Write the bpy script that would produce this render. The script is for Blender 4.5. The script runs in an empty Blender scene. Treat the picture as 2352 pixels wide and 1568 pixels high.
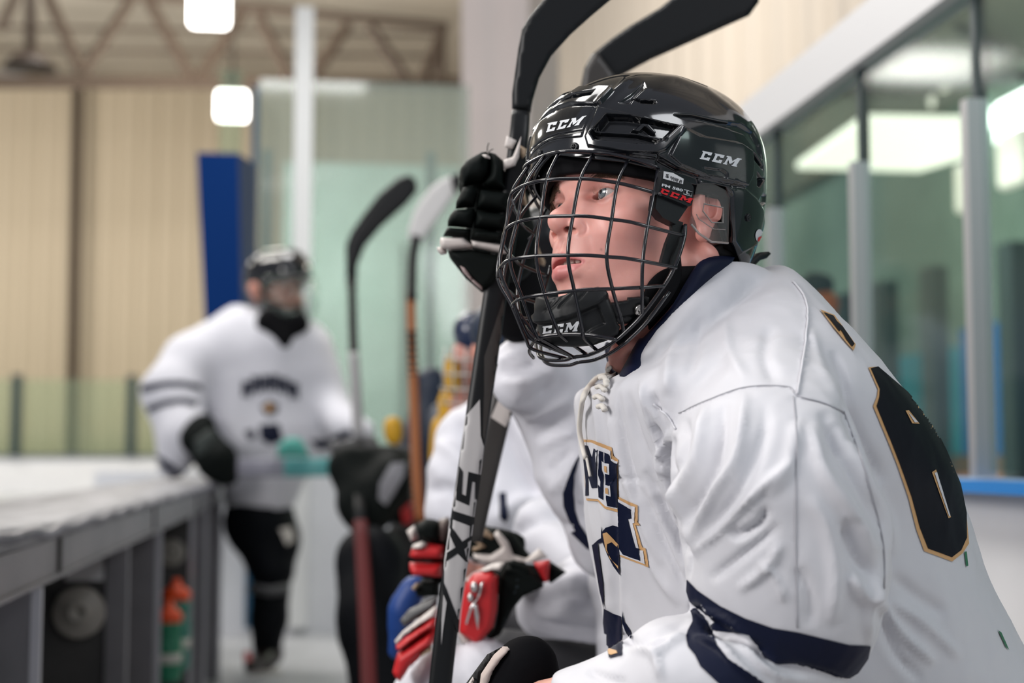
import bpy, bmesh, math, random
import numpy as np
from mathutils import Vector, Matrix, geometry
from mathutils.bvhtree import BVHTree
random.seed(7); rng = np.random.RandomState(7)
SC = bpy.context.scene
COL = SC.collection
# ------------------------------------------------------------------ camera
LENS = 50.0; FPX = LENS / 36 * 2352; PITCH = math.radians(4.57); YAW = math.radians(7.6); CAMZ = 1.0
cam_d = bpy.data.cameras.new('camera'); cam = bpy.data.objects.new('camera', cam_d); COL.objects.link(cam)
cam_d.lens = LENS; cam_d.sensor_width = 36; cam_d.clip_start = 0.05; cam_d.clip_end = 300
cam.location = (0, 0, CAMZ); cam.rotation_euler = (math.radians(90) + PITCH, 0, -YAW)
cam_d.dof.use_dof = True; cam_d.dof.focus_distance = 1.25; cam_d.dof.aperture_fstop = 3.6
SC.camera = cam
# ------------------------------------------------------------------ world and light
wd = bpy.data.worlds.new('rink_air'); SC.world = wd; wd.use_nodes = True
wd.node_tree.nodes['Background'].inputs[0].default_value = (0.86, 0.89, 1.0, 1)
wd.node_tree.nodes['Background'].inputs[1].default_value = 0.34
SC.view_settings.view_transform = 'Standard'; SC.view_settings.look = 'None'
SC.view_settings.exposure = 0.0; SC.view_settings.gamma = 1.0; SC.view_settings.use_curve_mapping = False
SC.cycles.max_bounces = 7; SC.cycles.transparent_max_bounces = 12; SC.cycles.diffuse_bounces = 3; SC.cycles.glossy_bounces = 3
SC.cycles.transmission_bounces = 5; SC.cycles.caustics_reflective = False; SC.cycles.caustics_refractive = False
SC.cycles.sample_clamp_indirect = 4.0
cY, sY = math.cos(YAW), math.sin(YAW)
def toW(v):                       # view-aligned level frame (x right, y ahead, z up) -> world
    v = np.asarray(v, float)
    return np.stack([v[..., 0] * cY + v[..., 1] * sY, -v[..., 0] * sY + v[..., 1] * cY, v[..., 2]], -1)
def fromW(v):
    v = np.asarray(v, float)
    return np.stack([v[..., 0] * cY - v[..., 1] * sY, v[..., 0] * sY + v[..., 1] * cY, v[..., 2]], -1)
cP, sP = math.cos(PITCH), math.sin(PITCH)
def P(px, py, d):                 # the point the photo shows at (px, py), d metres ahead of the lens
    px = np.asarray(px, float); py = np.asarray(py, float); d = np.asarray(d, float)
    x = (px - 1176) / FPX * d; u = (784 - py) / FPX * d
    return np.stack([x + 0 * d, d * cP - u * sP, CAMZ + d * sP + u * cP], -1)
def proj(V):
    V = np.asarray(V, float); X, Y, Z = V[..., 0], V[..., 1], V[..., 2] - CAMZ
    d = Y * cP + Z * sP; u = -Y * sP + Z * cP
    d = np.where(d < 1e-3, 1e-3, d)
    return np.stack([1176 + FPX * X / d, 784 - FPX * u / d], -1)
def area_light(name, loc, size, power, color=(1, 1, 1), rot=(0, 0, 0), sy=None):
    l = bpy.data.lights.new(name, 'AREA'); l.shape = 'RECTANGLE'; l.size = size; l.size_y = sy or size
    l.energy = power; l.color = color
    o = bpy.data.objects.new(name, l); COL.objects.link(o); o.location = loc; o.rotation_euler = rot
    return o
def aim(o, target):
    d = Vector(target) - o.location; o.rotation_euler = d.to_track_quat('-Z', 'Y').to_euler()
for lx, ly, le in ((-6, 5, 600), (-7, 14, 600), (-14, 20, 650), (-4, 28, 600), (-14, 36, 420)):
    area_light('rink_light', (lx, ly, 11.5), 3.0, le, (1, .96, .90))
for lx in (-14, -3): l = area_light('wall_fill', (lx, 31, 10.0), 3.0, 980, (1, .95, .86)); aim(l, (lx, 46, 8.5))  # lamps added to brighten the upper far wall
l = area_light('bench_fill', (-2.6, .1, 2.3), 1.7, 98, (1, .965, .94), sy=1.1); aim(l, (.3, 1.35, 1.15))  # unseen fill lamp added to brighten the face, like bounce off the ice
l = area_light('bench_fill', (-.3, 1.9, 3.8), .9, 20, (1, .98, .96)); aim(l, (.3, 1.5, 1.0))
l = area_light('bench_fill', (1.9, -.9, 3.0), 1.3, 46, (.95, .97, 1)); aim(l, (.4, 1.3, 1.1))  # unseen fill lamp from the right, brightening the player's back
l = area_light('bench_fill', (-.2, 6.0, 3.8), 1.0, 56, (1, .98, .96))  # unseen fill lamp over the far bench, brightening the floor
l = area_light('wall_fill', (-1.5, 15, 8.0), 2.5, 420, (1, .95, .88)); aim(l, (4.5, 15, 5.5))  # lamp added to brighten the right wall
l = area_light('hall_fill', (-.2, 10.2, 2.9), .8, 50, (.95, 1, .98)); aim(l, (-.2, 12.2, 1.5))  # lamp added to brighten the mint sheet behind the end glass
l = area_light('hall_fill', (3.0, 8.0, 3.0), 1.2, 90, (1, .92, .8))  # unseen lamp placed to light the teal behind the back glass
# ------------------------------------------------------------------ materials
MATS = {}
def mat(name, col, rough=0.5, metal=0.0, spec=0.5, sss=0.0, coat=0.0, bump=None, var=None, emit=None, alpha=None, vcol=False, sheen=0.0, trans=0.0, ior=1.45):
    if name in MATS: return MATS[name]
    m = bpy.data.materials.new(name); m.use_nodes = True; nt = m.node_tree; b = nt.nodes['Principled BSDF']
    b.inputs['Base Color'].default_value = (*col, 1); b.inputs['Roughness'].default_value = rough
    b.inputs['Metallic'].default_value = metal; b.inputs['Specular IOR Level'].default_value = spec
    b.inputs['Coat Weight'].default_value = coat; b.inputs['Coat Roughness'].default_value = 0.05
    b.inputs['Sheen Weight'].default_value = sheen; b.inputs['Transmission Weight'].default_value = trans; b.inputs['IOR'].default_value = ior
    if sss:
        b.inputs['Subsurface Weight'].default_value = sss; b.inputs['Subsurface Radius'].default_value = (1.0, 0.35, 0.2)
        b.inputs['Subsurface Scale'].default_value = 0.008
    tc = nt.nodes.new('ShaderNodeTexCoord')
    src = None
    if vcol:
        a = nt.nodes.new('ShaderNodeAttribute'); a.attribute_name = 'tint'; src = a.outputs['Color']
    if var:                      # (scale, second colour, amount[, stretch])
        n = nt.nodes.new('ShaderNodeTexNoise'); n.inputs['Scale'].default_value = var[0]; n.inputs['Detail'].default_value = 5
        mp = nt.nodes.new('ShaderNodeMapping'); mp.inputs['Scale'].default_value = var[3] if len(var) > 3 else (1, 1, 1)
        nt.links.new(tc.outputs['Object'], mp.inputs[0]); nt.links.new(mp.outputs[0], n.inputs['Vector'])
        mr = nt.nodes.new('ShaderNodeMapRange'); mr.inputs[1].default_value = 0.35; mr.inputs[2].default_value = 0.7
        mr.inputs[4].default_value = var[2]; nt.links.new(n.outputs[0], mr.inputs[0])
        mx = nt.nodes.new('ShaderNodeMix'); mx.data_type = 'RGBA'
        nt.links.new(mr.outputs[0], mx.inputs[0]); mx.inputs[6].default_value = (*col, 1); mx.inputs[7].default_value = (*var[1], 1)
        if src: nt.links.new(src, mx.inputs[6])
        src = mx.outputs[2]
    if src: nt.links.new(src, b.inputs['Base Color'])
    if bump:                     # (scale, strength, distance[, kind, stretch])
        kind = bump[3] if len(bump) > 3 else 'noise'
        mp = nt.nodes.new('ShaderNodeMapping'); mp.inputs['Scale'].default_value = bump[4] if len(bump) > 4 else (1, 1, 1)
        nt.links.new(tc.outputs['Object'], mp.inputs[0])
        if kind == 'wave':
            n = nt.nodes.new('ShaderNodeTexWave'); n.inputs['Scale'].default_value = bump[0]
        else:
            n = nt.nodes.new('ShaderNodeTexNoise'); n.inputs['Scale'].default_value = bump[0]; n.inputs['Detail'].default_value = 4
        nt.links.new(mp.outputs[0], n.inputs['Vector'])
        bp = nt.nodes.new('ShaderNodeBump'); bp.inputs['Strength'].default_value = bump[1]; bp.inputs['Distance'].default_value = bump[2]
        nt.links.new(n.outputs[0], bp.inputs['Height']); nt.links.new(bp.outputs[0], b.inputs['Normal'])
    if emit:
        b.inputs['Emission Color'].default_value = (*emit[:3], 1); b.inputs['Emission Strength'].default_value = emit[3]
    MATS[name] = m
    return m
def glass_mat(name, tint, milk, milk_col, gloss=0.08):
    m = bpy.data.materials.new(name); m.use_nodes = True; nt = m.node_tree; nt.nodes.clear()
    out = nt.nodes.new('ShaderNodeOutputMaterial'); t = nt.nodes.new('ShaderNodeBsdfTransparent'); t.inputs[0].default_value = (*tint, 1)
    d = nt.nodes.new('ShaderNodeBsdfDiffuse'); d.inputs[0].default_value = (*milk_col, 1)
    g = nt.nodes.new('ShaderNodeBsdfGlossy'); g.inputs['Roughness'].default_value = 0.08
    n = nt.nodes.new('ShaderNodeTexNoise'); n.inputs['Scale'].default_value = 1.3; tc = nt.nodes.new('ShaderNodeTexCoord')
    nt.links.new(tc.outputs['Object'], n.inputs['Vector'])
    mr = nt.nodes.new('ShaderNodeMapRange'); mr.inputs[3].default_value = milk * 0.6; mr.inputs[4].default_value = milk * 1.5
    nt.links.new(n.outputs[0], mr.inputs[0])
    m1 = nt.nodes.new('ShaderNodeMixShader'); nt.links.new(mr.outputs[0], m1.inputs[0]); nt.links.new(t.outputs[0], m1.inputs[1]); nt.links.new(d.outputs[0], m1.inputs[2])
    fr = nt.nodes.new('ShaderNodeLayerWeight'); pw = nt.nodes.new('ShaderNodeMath'); pw.operation = 'POWER'; pw.inputs[1].default_value = 5
    nt.links.new(fr.outputs['Facing'], pw.inputs[0])
    ad = nt.nodes.new('ShaderNodeMath'); ad.operation = 'MULTIPLY_ADD'; ad.inputs[1].default_value = 0.6; ad.inputs[2].default_value = gloss
    nt.links.new(pw.outputs[0], ad.inputs[0])
    m2 = nt.nodes.new('ShaderNodeMixShader'); nt.links.new(ad.outputs[0], m2.inputs[0]); nt.links.new(m1.outputs[0], m2.inputs[1]); nt.links.new(g.outputs[0], m2.inputs[2])
    nt.links.new(m2.outputs[0], out.inputs[0]); MATS[name] = m
    return m
# ------------------------------------------------------------------ objects
def tag(o, label=None, cat=None, group=None, kind=None):
    if label: o['label'] = label
    if cat: o['category'] = cat
    if group: o['group'] = group
    if kind: o['kind'] = kind
    return o
def empty(name, base, label, cat, group=None):         # base in the view frame
    o = bpy.data.objects.new(name, None); COL.objects.link(o); o.location = toW(base); o.empty_display_size = 0.05
    return tag(o, label, cat, group)
def mesh_obj(name, V, F, m, parent=None, base=None, smooth=True, world=False, tint=None, fmat=None):
    V = np.asarray(V, float)
    W = V if world else toW(V)
    if parent is not None: loc = np.array(abs_loc(parent))
    elif base is not None: loc = np.asarray(base, float) if world else toW(base)
    else: loc = np.array([W[:, 0].mean(), W[:, 1].mean(), W[:, 2].min()])
    me = bpy.data.meshes.new(name); me.from_pydata((W - loc).tolist(), [], [tuple(int(i) for i in f) for f in F]); me.update()
    ms = m if isinstance(m, (list, tuple)) else [m]
    for k in ms: me.materials.append(k)
    if fmat is not None: me.polygons.foreach_set('material_index', np.asarray(fmat, np.int32))
    if smooth: me.polygons.foreach_set('use_smooth', [True] * len(me.polygons))
    if tint is not None:
        a = me.color_attributes.new('tint', 'FLOAT_COLOR', 'POINT')
        a.data.foreach_set('color', np.concatenate([tint, np.ones((len(V), 1))], 1).astype(np.float32).ravel())
    o = bpy.data.objects.new(name, me); COL.objects.link(o)
    if parent is not None: o.parent = parent
    else: o.location = loc
    return o
def abs_loc(o):
    v = Vector(o.location)
    while o.parent is not None: o = o.parent; v += o.location
    return v
class MB:                        # collects shapes of one mesh
    def __init__(s): s.V = []; s.F = []; s.n = 0
    def add(s, V, F):
        V = np.asarray(V, float); s.V.append(V); s.F += [tuple(int(i) + s.n for i in f) for f in F]; s.n += len(V); return s
    def arr(s): return np.concatenate(s.V), s.F
    def build(s, name, m, parent=None, **k): return mesh_obj(name, np.concatenate(s.V), s.F, m, parent, **k)
def box(c, size, R=None, bev=0.0):
    if bev > 0: return rbox(c, size, bev, R)
    s = np.array(size) / 2; v = np.array([[x, y, z] for x in (-1, 1) for y in (-1, 1) for z in (-1, 1)], float) * s
    if R is not None: v = v @ np.asarray(R).T
    return v + np.asarray(c), [(0, 1, 3, 2), (4, 6, 7, 5), (0, 4, 5, 1), (2, 3, 7, 6), (0, 2, 6, 4), (1, 5, 7, 3)]
def rbox(c, size, r, R=None, seg=3):                    # rounded box
    bm = bmesh.new(); bmesh.ops.create_cube(bm, size=1)
    for v in bm.verts: v.co = Vector((v.co.x * size[0], v.co.y * size[1], v.co.z * size[2]))
    bmesh.ops.bevel(bm, geom=bm.edges[:], offset=min(r, min(size) * 0.49), segments=seg, profile=0.5, affect='EDGES')
    V = np.array([v.co[:] for v in bm.verts]); F = [[v.index for v in f.verts] for f in bm.faces]; bm.free()
    if R is not None: V = V @ np.asarray(R).T
    return V + np.asarray(c), F
def resample(pts, n):
    pts = np.asarray(pts, float); d = np.r_[0, np.cumsum(np.linalg.norm(np.diff(pts[:, :3], axis=0), axis=1))]
    t = np.linspace(0, d[-1], n); return np.stack([np.interp(t, d, pts[:, k]) for k in range(pts.shape[1])], 1)
def catmull(pts, per=6, closed=False):
    p = np.asarray(pts, float)
    q = np.vstack([p[-1], p, p[0], p[1]]) if closed else np.vstack([2 * p[0] - p[1], p, 2 * p[-1] - p[-2]])
    out = []
    for i in range(1, len(q) - 2):
        for t in np.linspace(0, 1, per, endpoint=False):
            a, b, c, d = q[i - 1], q[i], q[i + 1], q[i + 2]
            out.append(0.5 * ((2 * b) + (c - a) * t + (2 * a - 5 * b + 4 * c - d) * t * t + (3 * b - a - 3 * c + d) * t ** 3))
    if not closed: out.append(p[-1])
    return np.array(out)
def tube(pts, r, n=8, closed=False, flat=1.0, up=None, cap=True):
    pts = np.asarray(pts, float); r = np.broadcast_to(np.asarray(r, float), (len(pts),)); m = len(pts)
    T = np.gradient(pts, axis=0) if not closed else np.roll(pts, -1, 0) - np.roll(pts, 1, 0)
    T /= np.linalg.norm(T, axis=1)[:, None] + 1e-12
    ref = np.array(up if up is not None else ((0, 0, 1.) if abs(T[0, 2]) < 0.9 else (1., 0, 0)), float)
    V = []
    N = ref - T[0] * (ref @ T[0]); N /= np.linalg.norm(N) + 1e-12
    for i in range(m):
        if up is not None: N = ref - T[i] * (ref @ T[i])
        else: N = N - T[i] * (N @ T[i])
        N = N / (np.linalg.norm(N) + 1e-12); B = np.cross(T[i], N)
        a = np.arange(n) * 2 * math.pi / n
        V.append(pts[i] + r[i] * (np.cos(a)[:, None] * N * flat + np.sin(a)[:, None] * B))
    V = np.concatenate(V); F = []
    for i in range(m if closed else m - 1):
        j = (i + 1) % m
        for k in range(n): F.append((i * n + k, i * n + (k + 1) % n, j * n + (k + 1) % n, j * n + k))
    if cap and not closed: F.append(tuple(range(n))[::-1]); F.append(tuple((m - 1) * n + k for k in range(n)))
    return V, F
def lathe(prof, n=24, c=(0, 0, 0), R=None):             # profile of (radius, height)
    prof = np.asarray(prof, float); a = np.arange(n) * 2 * math.pi / n; m = len(prof)
    V = np.stack([np.outer(prof[:, 0], np.cos(a)), np.outer(prof[:, 0], np.sin(a)), np.repeat(prof[:, 1][:, None], n, 1)], -1).reshape(-1, 3)
    F = [(i * n + k, i * n + (k + 1) % n, (i + 1) * n + (k + 1) % n, (i + 1) * n + k) for i in range(m - 1) for k in range(n)]
    F.append(tuple(range(n))[::-1]); F.append(tuple((m - 1) * n + k for k in range(n)))
    if R is not None: V = V @ np.asarray(R).T
    return V + np.asarray(c), F
def loft(rings, cap=True):
    rings = [np.asarray(r, float) for r in rings]; n = len(rings[0]); m = len(rings)
    V = np.concatenate(rings); F = [(i * n + k, i * n + (k + 1) % n, (i + 1) * n + (k + 1) % n, (i + 1) * n + k) for i in range(m - 1) for k in range(n)]
    if cap: F.append(tuple(range(n))[::-1]); F.append(tuple((m - 1) * n + k for k in range(n)))
    return V, F
def frame_to(a, up=(0, 0, 1)):                          # rotation whose z axis is a
    z = np.asarray(a, float); z = z / np.linalg.norm(z); x = np.cross(up, z)
    if np.linalg.norm(x) < 1e-6: x = np.array([1., 0, 0])
    x /= np.linalg.norm(x); return np.stack([x, np.cross(z, x), z], 1)
# ------------------------------------------------------------------ implicit surfaces
def sm(a, b, k):
    h = np.clip(0.5 + 0.5 * (b - a) / k, 0, 1); return b + (a - b) * h - k * h * (1 - h)
def sub(a, b, k): return -sm(-a, b, k)
def sph(p, c, r): return np.linalg.norm(p - np.asarray(c), axis=-1) - r
def ell(p, c, r, R=None):
    q = p - np.asarray(c)
    if R is not None: q = q @ np.asarray(R)
    r = np.asarray(r, float); k0 = np.linalg.norm(q / r, axis=-1); k1 = np.linalg.norm(q / (r * r), axis=-1) + 1e-9
    return k0 * (k0 - 1.0) / k1
def cap(p, a, b, ra, rb=None):
    rb = ra if rb is None else rb; a = np.asarray(a, float); b = np.asarray(b, float); ba = b - a
    h = np.clip(((p - a) @ ba) / (ba @ ba), 0, 1); return np.linalg.norm(p - a - h[..., None] * ba, axis=-1) - (ra + (rb - ra) * h)
def rb(p, c, half, r, R=None):
    q = p - np.asarray(c)
    if R is not None: q = q @ np.asarray(R)
    d = np.abs(q) - (np.asarray(half) - r); return np.linalg.norm(np.maximum(d, 0), axis=-1) + np.minimum(d.max(-1), 0) - r
def surfnet(fn, lo, hi, h, K=4):
    lo = np.asarray(lo, float); hi = np.asarray(hi, float)
    nc = np.ceil((hi - lo) / (h * K)).astype(int) + 1
    ax = [lo[i] + (np.arange(nc[i]) + 0.5) * h * K for i in range(3)]
    C = np.stack(np.meshgrid(*ax, indexing='ij'), -1).reshape(-1, 3); dc = fn(C).reshape(nc)
    n = nc * K
    g = np.repeat(np.repeat(np.repeat(dc, K, 0), K, 1), K, 2).astype(np.float32)
    msk = np.repeat(np.repeat(np.repeat(np.abs(dc) < h * K * 1.9, K, 0), K, 1), K, 2)
    idx = np.argwhere(msk)
    for s in range(0, len(idx), 400000):
        ii = idx[s:s + 400000]; g[ii[:, 0], ii[:, 1], ii[:, 2]] = fn(lo + (ii + 0.5) * h)
    ins = g < 0
    c = np.zeros(tuple(n - 1), np.uint8)
    for a in (0, 1):
        for b in (0, 1):
            for d in (0, 1): c += ins[a:n[0] - 1 + a, b:n[1] - 1 + b, d:n[2] - 1 + d]
    cells = np.argwhere((c > 0) & (c < 8)); vid = -np.ones(tuple(n - 1), np.int64); vid[tuple(cells.T)] = np.arange(len(cells))
    acc = np.zeros((len(cells), 3)); cnt = np.zeros(len(cells))
    cor = [(a, b, d) for a in (0, 1) for b in (0, 1) for d in (0, 1)]
    for i in range(8):
        for j in range(i + 1, 8):
            df = np.array(cor[j]) - np.array(cor[i])
            if np.abs(df).sum() != 1: continue
            A = cells + cor[i]; B = cells + cor[j]; ga = g[tuple(A.T)]; gb = g[tuple(B.T)]; m = (ga < 0) != (gb < 0)
            t = ga[m] / (ga[m] - gb[m]); acc[m] += np.array(cor[i]) + t[:, None] * df; cnt[m] += 1
    V = lo + (cells + acc / cnt[:, None] + 0.5) * h
    F = []
    for ax_ in range(3):
        o = [0, 0, 0]; o[ax_] = 1; b, d = (ax_ + 1) % 3, (ax_ + 2) % 3
        sl = [slice(1, n[k] - 1) for k in range(3)]; s0 = sl[:]; s0[ax_] = slice(0, n[ax_] - 1); s1 = sl[:]; s1[ax_] = slice(1, n[ax_])
        e = ins[tuple(s0)] != ins[tuple(s1)]; E = np.argwhere(e); E[:, b] += 1; E[:, d] += 1
        i0 = ins[tuple(E.T)]
        def q(db, dd): X = E.copy(); X[:, b] -= db; X[:, d] -= dd; return vid[tuple(X.T)]
        Q = np.stack([q(0, 0), q(1, 0), q(1, 1), q(0, 1)], 1); Q[~i0] = Q[~i0][:, ::-1]; F.append(Q)
    F = np.concatenate(F); F = F[(F >= 0).all(1)]
    return V, F
def vnorm(V, F):
    F = np.asarray(F); N = np.zeros_like(V); a = np.cross(V[F[:, 2]] - V[F[:, 0]], V[F[:, 3 if F.shape[1] > 3 else 1]] - V[F[:, 1 if F.shape[1] > 3 else 0]])
    for k in range(F.shape[1]): np.add.at(N, F[:, k], a)
    return N / (np.linalg.norm(N, axis=1)[:, None] + 1e-12)
def relax(V, F, it=2, lam=0.5):
    F = np.asarray(F)
    for _ in range(it):
        S = np.zeros_like(V); c = np.zeros(len(V))
        for k in range(F.shape[1]):
            j = (k + 1) % F.shape[1]; np.add.at(S, F[:, k], V[F[:, j]]); np.add.at(c, F[:, k], 1); np.add.at(S, F[:, j], V[F[:, k]]); np.add.at(c, F[:, j], 1)
        V = V + lam * (S / np.maximum(c, 1)[:, None] - V)
    return V
def remesh(parts, size, it=3):                          # union of closed shapes -> one skin (tris/quads as quads array)
    mb = MB()
    for v, f in parts: mb.add(v, f)
    V, F = mb.arr(); me = bpy.data.meshes.new('tmp'); me.from_pydata(V.tolist(), [], F); me.update()
    bm = bmesh.new(); bm.from_mesh(me); bmesh.ops.recalc_face_normals(bm, faces=bm.faces); bm.to_mesh(me); bm.free()
    o = bpy.data.objects.new('tmp', me); COL.objects.link(o); md = o.modifiers.new('r', 'REMESH'); md.mode = 'VOXEL'; md.voxel_size = size
    dg = bpy.context.evaluated_depsgraph_get(); ev = o.evaluated_get(dg); m2 = ev.to_mesh()
    n = len(m2.vertices); V = np.empty(n * 3); m2.vertices.foreach_get('co', V); V = V.reshape(-1, 3)
    F = [tuple(p.vertices) for p in m2.polygons]; F = np.array([f if len(f) == 4 else (f[0], f[1], f[2], f[2]) for f in F])
    ev.to_mesh_clear(); bpy.data.objects.remove(o); bpy.data.meshes.remove(me)
    return relax(V, F, it), F
def clean(F):
    return [tuple(dict.fromkeys(int(i) for i in f)) for f in F]
# ------------------------------------------------------------------ sculpting and decals measured on the photo
def seg_dist(Q, poly, closed=False):                    # distance and parameter (0..1) along a polyline
    poly = np.asarray(poly, float)
    if closed: poly = np.vstack([poly, poly[:1]])
    L = np.r_[0, np.cumsum(np.linalg.norm(np.diff(poly, axis=0), axis=1))]; best = np.full(len(Q), 1e9); par = np.zeros(len(Q))
    for i in range(len(poly) - 1):
        a, b = poly[i], poly[i + 1]; ba = b - a; l2 = ba @ ba
        if l2 == 0: continue
        t = np.clip(((Q - a) @ ba) / l2, 0, 1); d = np.linalg.norm(Q - a - t[:, None] * ba, axis=1); m = d < best
        best[m] = d[m]; par[m] = (L[i] + t[m] * math.sqrt(l2)) / L[-1]
    return best, par
def inside(Q, poly):
    x, y = Q[:, 0], Q[:, 1]; c = np.zeros(len(Q), bool); p = np.asarray(poly, float); j = len(p) - 1
    for i in range(len(p)):
        xi, yi = p[i]; xj, yj = p[j]
        if yi != yj: c ^= ((yi > y) != (yj > y)) & (x < (xj - xi) * (y - yi) / (yj - yi) + xi)
        j = i
    return c
def sdpoly(Q, poly):
    d, _ = seg_dist(Q, poly, True); return np.where(inside(Q, poly), -d, d)
def sstep(a, b, x): t = np.clip((x - a) / (b - a), 0, 1); return t * t * (3 - 2 * t)
EYE = np.array([0, 0, CAMZ])
def facing(V, N):
    d = EYE - V; d /= np.linalg.norm(d, axis=1)[:, None]; return (d * N).sum(1)
def folds(V, F, lst, rep=1):                            # lst of (px polyline, width px, height m[, taper])
    N = vnorm(V, F); Q = proj(V); fc = sstep(-0.05, 0.25, facing(V, N)); D = np.zeros(len(V))
    for it in lst:
        pl, w, a = it[:3]; pl = catmull(pl, 5) if len(pl) > 2 else np.asarray(pl, float)
        lo = pl.min(0) - 4 * w; hi = pl.max(0) + 4 * w
        m = np.where(((Q > lo) & (Q < hi)).all(1))[0]
        if not len(m): continue
        d, t = seg_dist(Q[m], pl); tp = np.clip(np.minimum(t, 1 - t) * 5, 0, 1) ** 0.7 if len(it) < 4 else it[3](t)
        sharp = np.exp(-(d / w) ** 2) if w > 0 else 0
        D[m] += a * sharp * tp
    return V + N * (D * fc)[:, None]
def bvh_of(V, F): return BVHTree.FromPolygons([tuple(v) for v in np.asarray(V).tolist()], [f for f in clean(F)])
def decal(polys, bvh, off=0.0008, step=6.0, holes=True, maxd=None, rigid=None):
    """polys: list of px outlines; returns mesh draped on the surface the camera sees there"""
    vs = []; es = []
    for pl in polys:
        pl = np.asarray(pl, float); L = np.linalg.norm(np.roll(pl, -1, 0) - pl, axis=1); q = []
        for i in range(len(pl)):
            k = max(1, int(L[i] / step)); a, b = pl[i], pl[(i + 1) % len(pl)]
            q += [a + (b - a) * t / k for t in range(k)]
        s = len(vs); vs += q; es += [(s + i, s + (i + 1) % len(q)) for i in range(len(q))]
    A = np.array(vs); lo, hi = A.min(0), A.max(0)
    gx, gy = np.meshgrid(np.arange(lo[0], hi[0], step), np.arange(lo[1], hi[1], step)); G = np.stack([gx.ravel(), gy.ravel()], 1)
    par = np.zeros(len(G), bool); dm = np.full(len(G), 1e9)
    for pl in polys: par ^= inside(G, pl); dm = np.minimum(dm, seg_dist(G, pl, True)[0])
    G = G[par & (dm > step * 0.4)]
    allv = [Vector(v) for v in vs] + [Vector(g) for g in G]
    r = geometry.delaunay_2d_cdt(allv, es, [], 2 if holes else 1, 1e-4)
    Q = np.array([v[:] for v in r[0]]); T = r[2]
    if len(polys) > 1 and T:
        cen = np.array([Q[list(t)].mean(0) for t in T]); ev = np.zeros(len(T), bool)
        for pl in polys: ev ^= inside(cen, pl)
        T = [t for t, k in zip(T, ev) if k]
    out = np.zeros((len(Q), 3)); ok = np.zeros(len(Q), bool)
    dirs = P(Q[:, 0], Q[:, 1], 1.0) - EYE
    for i in range(len(Q)):
        h = bvh.ray_cast(Vector(EYE), Vector(dirs[i]).normalized())
        if h[0] is None: continue
        n = h[1]
        if n.dot(Vector(dirs[i])) > 0: n = -n
        out[i] = np.array(h[0]) + np.array(n) * off; ok[i] = True
    F = []
    for t in T:
        if len(t) >= 3 and all(ok[list(t)]):
            p = out[list(t)]
            if max(np.linalg.norm(p[k] - p[k - 1]) for k in range(len(t))) < (maxd or 0.03):
                n = np.cross(p[1] - p[0], p[2] - p[0]); F.append(tuple(t) if n @ (EYE - p[0]) > 0 else tuple(t)[::-1])
    use = sorted({i for f in F for i in f}); mp = {i: k for k, i in enumerate(use)}
    return out[use], [tuple(mp[i] for i in f) for f in F]
LET = {  # block letters on a unit box, y down
 'C': [[(.10,0),(1,0),(.94,.36),(.62,.36),(.64,.25),(.40,.25),(.32,.74),(.60,.74),(.62,.62),(.92,.62),(.86,1),(0,1),(-.02,.88),(.06,.88),(.18,.12),(.08,.12)]],
 'M': [[(.06,0),(.36,0),(.52,.46),(.80,0),(1.10,0),(1.07,.14),(1.0,.14),(.88,.86),(.95,.86),(.93,1),(.55,1),(.57,.86),(.62,.86),(.70,.42),(.46,.80),(.36,.80),(.24,.42),(.17,.86),(.24,.86),(.22,1),(-.06,1),(-.04,.86),(.02,.86),(.14,.14),(.04,.14)]],
}
def quadmap(q):                                         # corners TL, TR, BR, BL in px
    q = np.asarray(q, float)
    def f(p):
        p = np.asarray(p, float); u, v = p[:, 0:1], p[:, 1:2]
        return (1 - u) * (1 - v) * q[0] + u * (1 - v) * q[1] + u * v * q[2] + (1 - u) * v * q[3]
    return f
def word_polys(word, quad, gap=0.12):
    wd = [{'M': 1.25}.get(c, 0.95) for c in word]; tot = sum(wd) + gap * (len(word) - 1); x = 0; out = []; qm = quadmap(quad)
    for c, w in zip(word, wd):
        for pl in LET[c]:
            p = np.asarray(pl, float) * [w, 1] + [x, 0]; p[:, 0] /= tot; out.append(qm(p))
        x += w + gap
    return out
def font_polys(txt, quad, bold=0.0):                    # outlines of plain text, fitted into a px quad
    cu = bpy.data.curves.new('t', 'FONT'); cu.body = txt; cu.resolution_u = 2; cu.offset = bold
    o = bpy.data.objects.new('t', cu); COL.objects.link(o); dg = bpy.context.evaluated_depsgraph_get(); me = o.evaluated_get(dg).to_mesh()
    V = np.array([v.co[:2] for v in me.vertices]); F = [tuple(p.vertices) for p in me.polygons]
    o.evaluated_get(dg).to_mesh_clear(); bpy.data.objects.remove(o)
    V = (V - V.min(0)) / (V.max(0) - V.min(0)); V[:, 1] = 1 - V[:, 1]
    return quadmap(quad)(V), F
def drape(Q, F, bvh, off=0.0008):
    out = np.zeros((len(Q), 3)); ok = np.zeros(len(Q), bool); dirs = P(Q[:, 0], Q[:, 1], 1.0) - EYE
    for i in range(len(Q)):
        h = bvh.ray_cast(Vector(EYE), Vector(dirs[i]).normalized())
        if h[0] is None: continue
        n = h[1]
        if n.dot(Vector(dirs[i])) > 0: n = -n
        out[i] = np.array(h[0]) + np.array(n) * off; ok[i] = True
    return out, [f for f in F if all(ok[list(f)])]
def hits(Q, bvh, off=0.0):
    out = []; dirs = P(Q[:, 0], Q[:, 1], 1.0) - EYE
    for d in dirs:
        h = bvh.ray_cast(Vector(EYE), Vector(d).normalized())
        if h[0] is None: continue
        n = h[1]
        if n.dot(Vector(d)) > 0: n = -n
        out.append(np.array(h[0]) + np.array(n) * off)
    return np.array(out)
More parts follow.
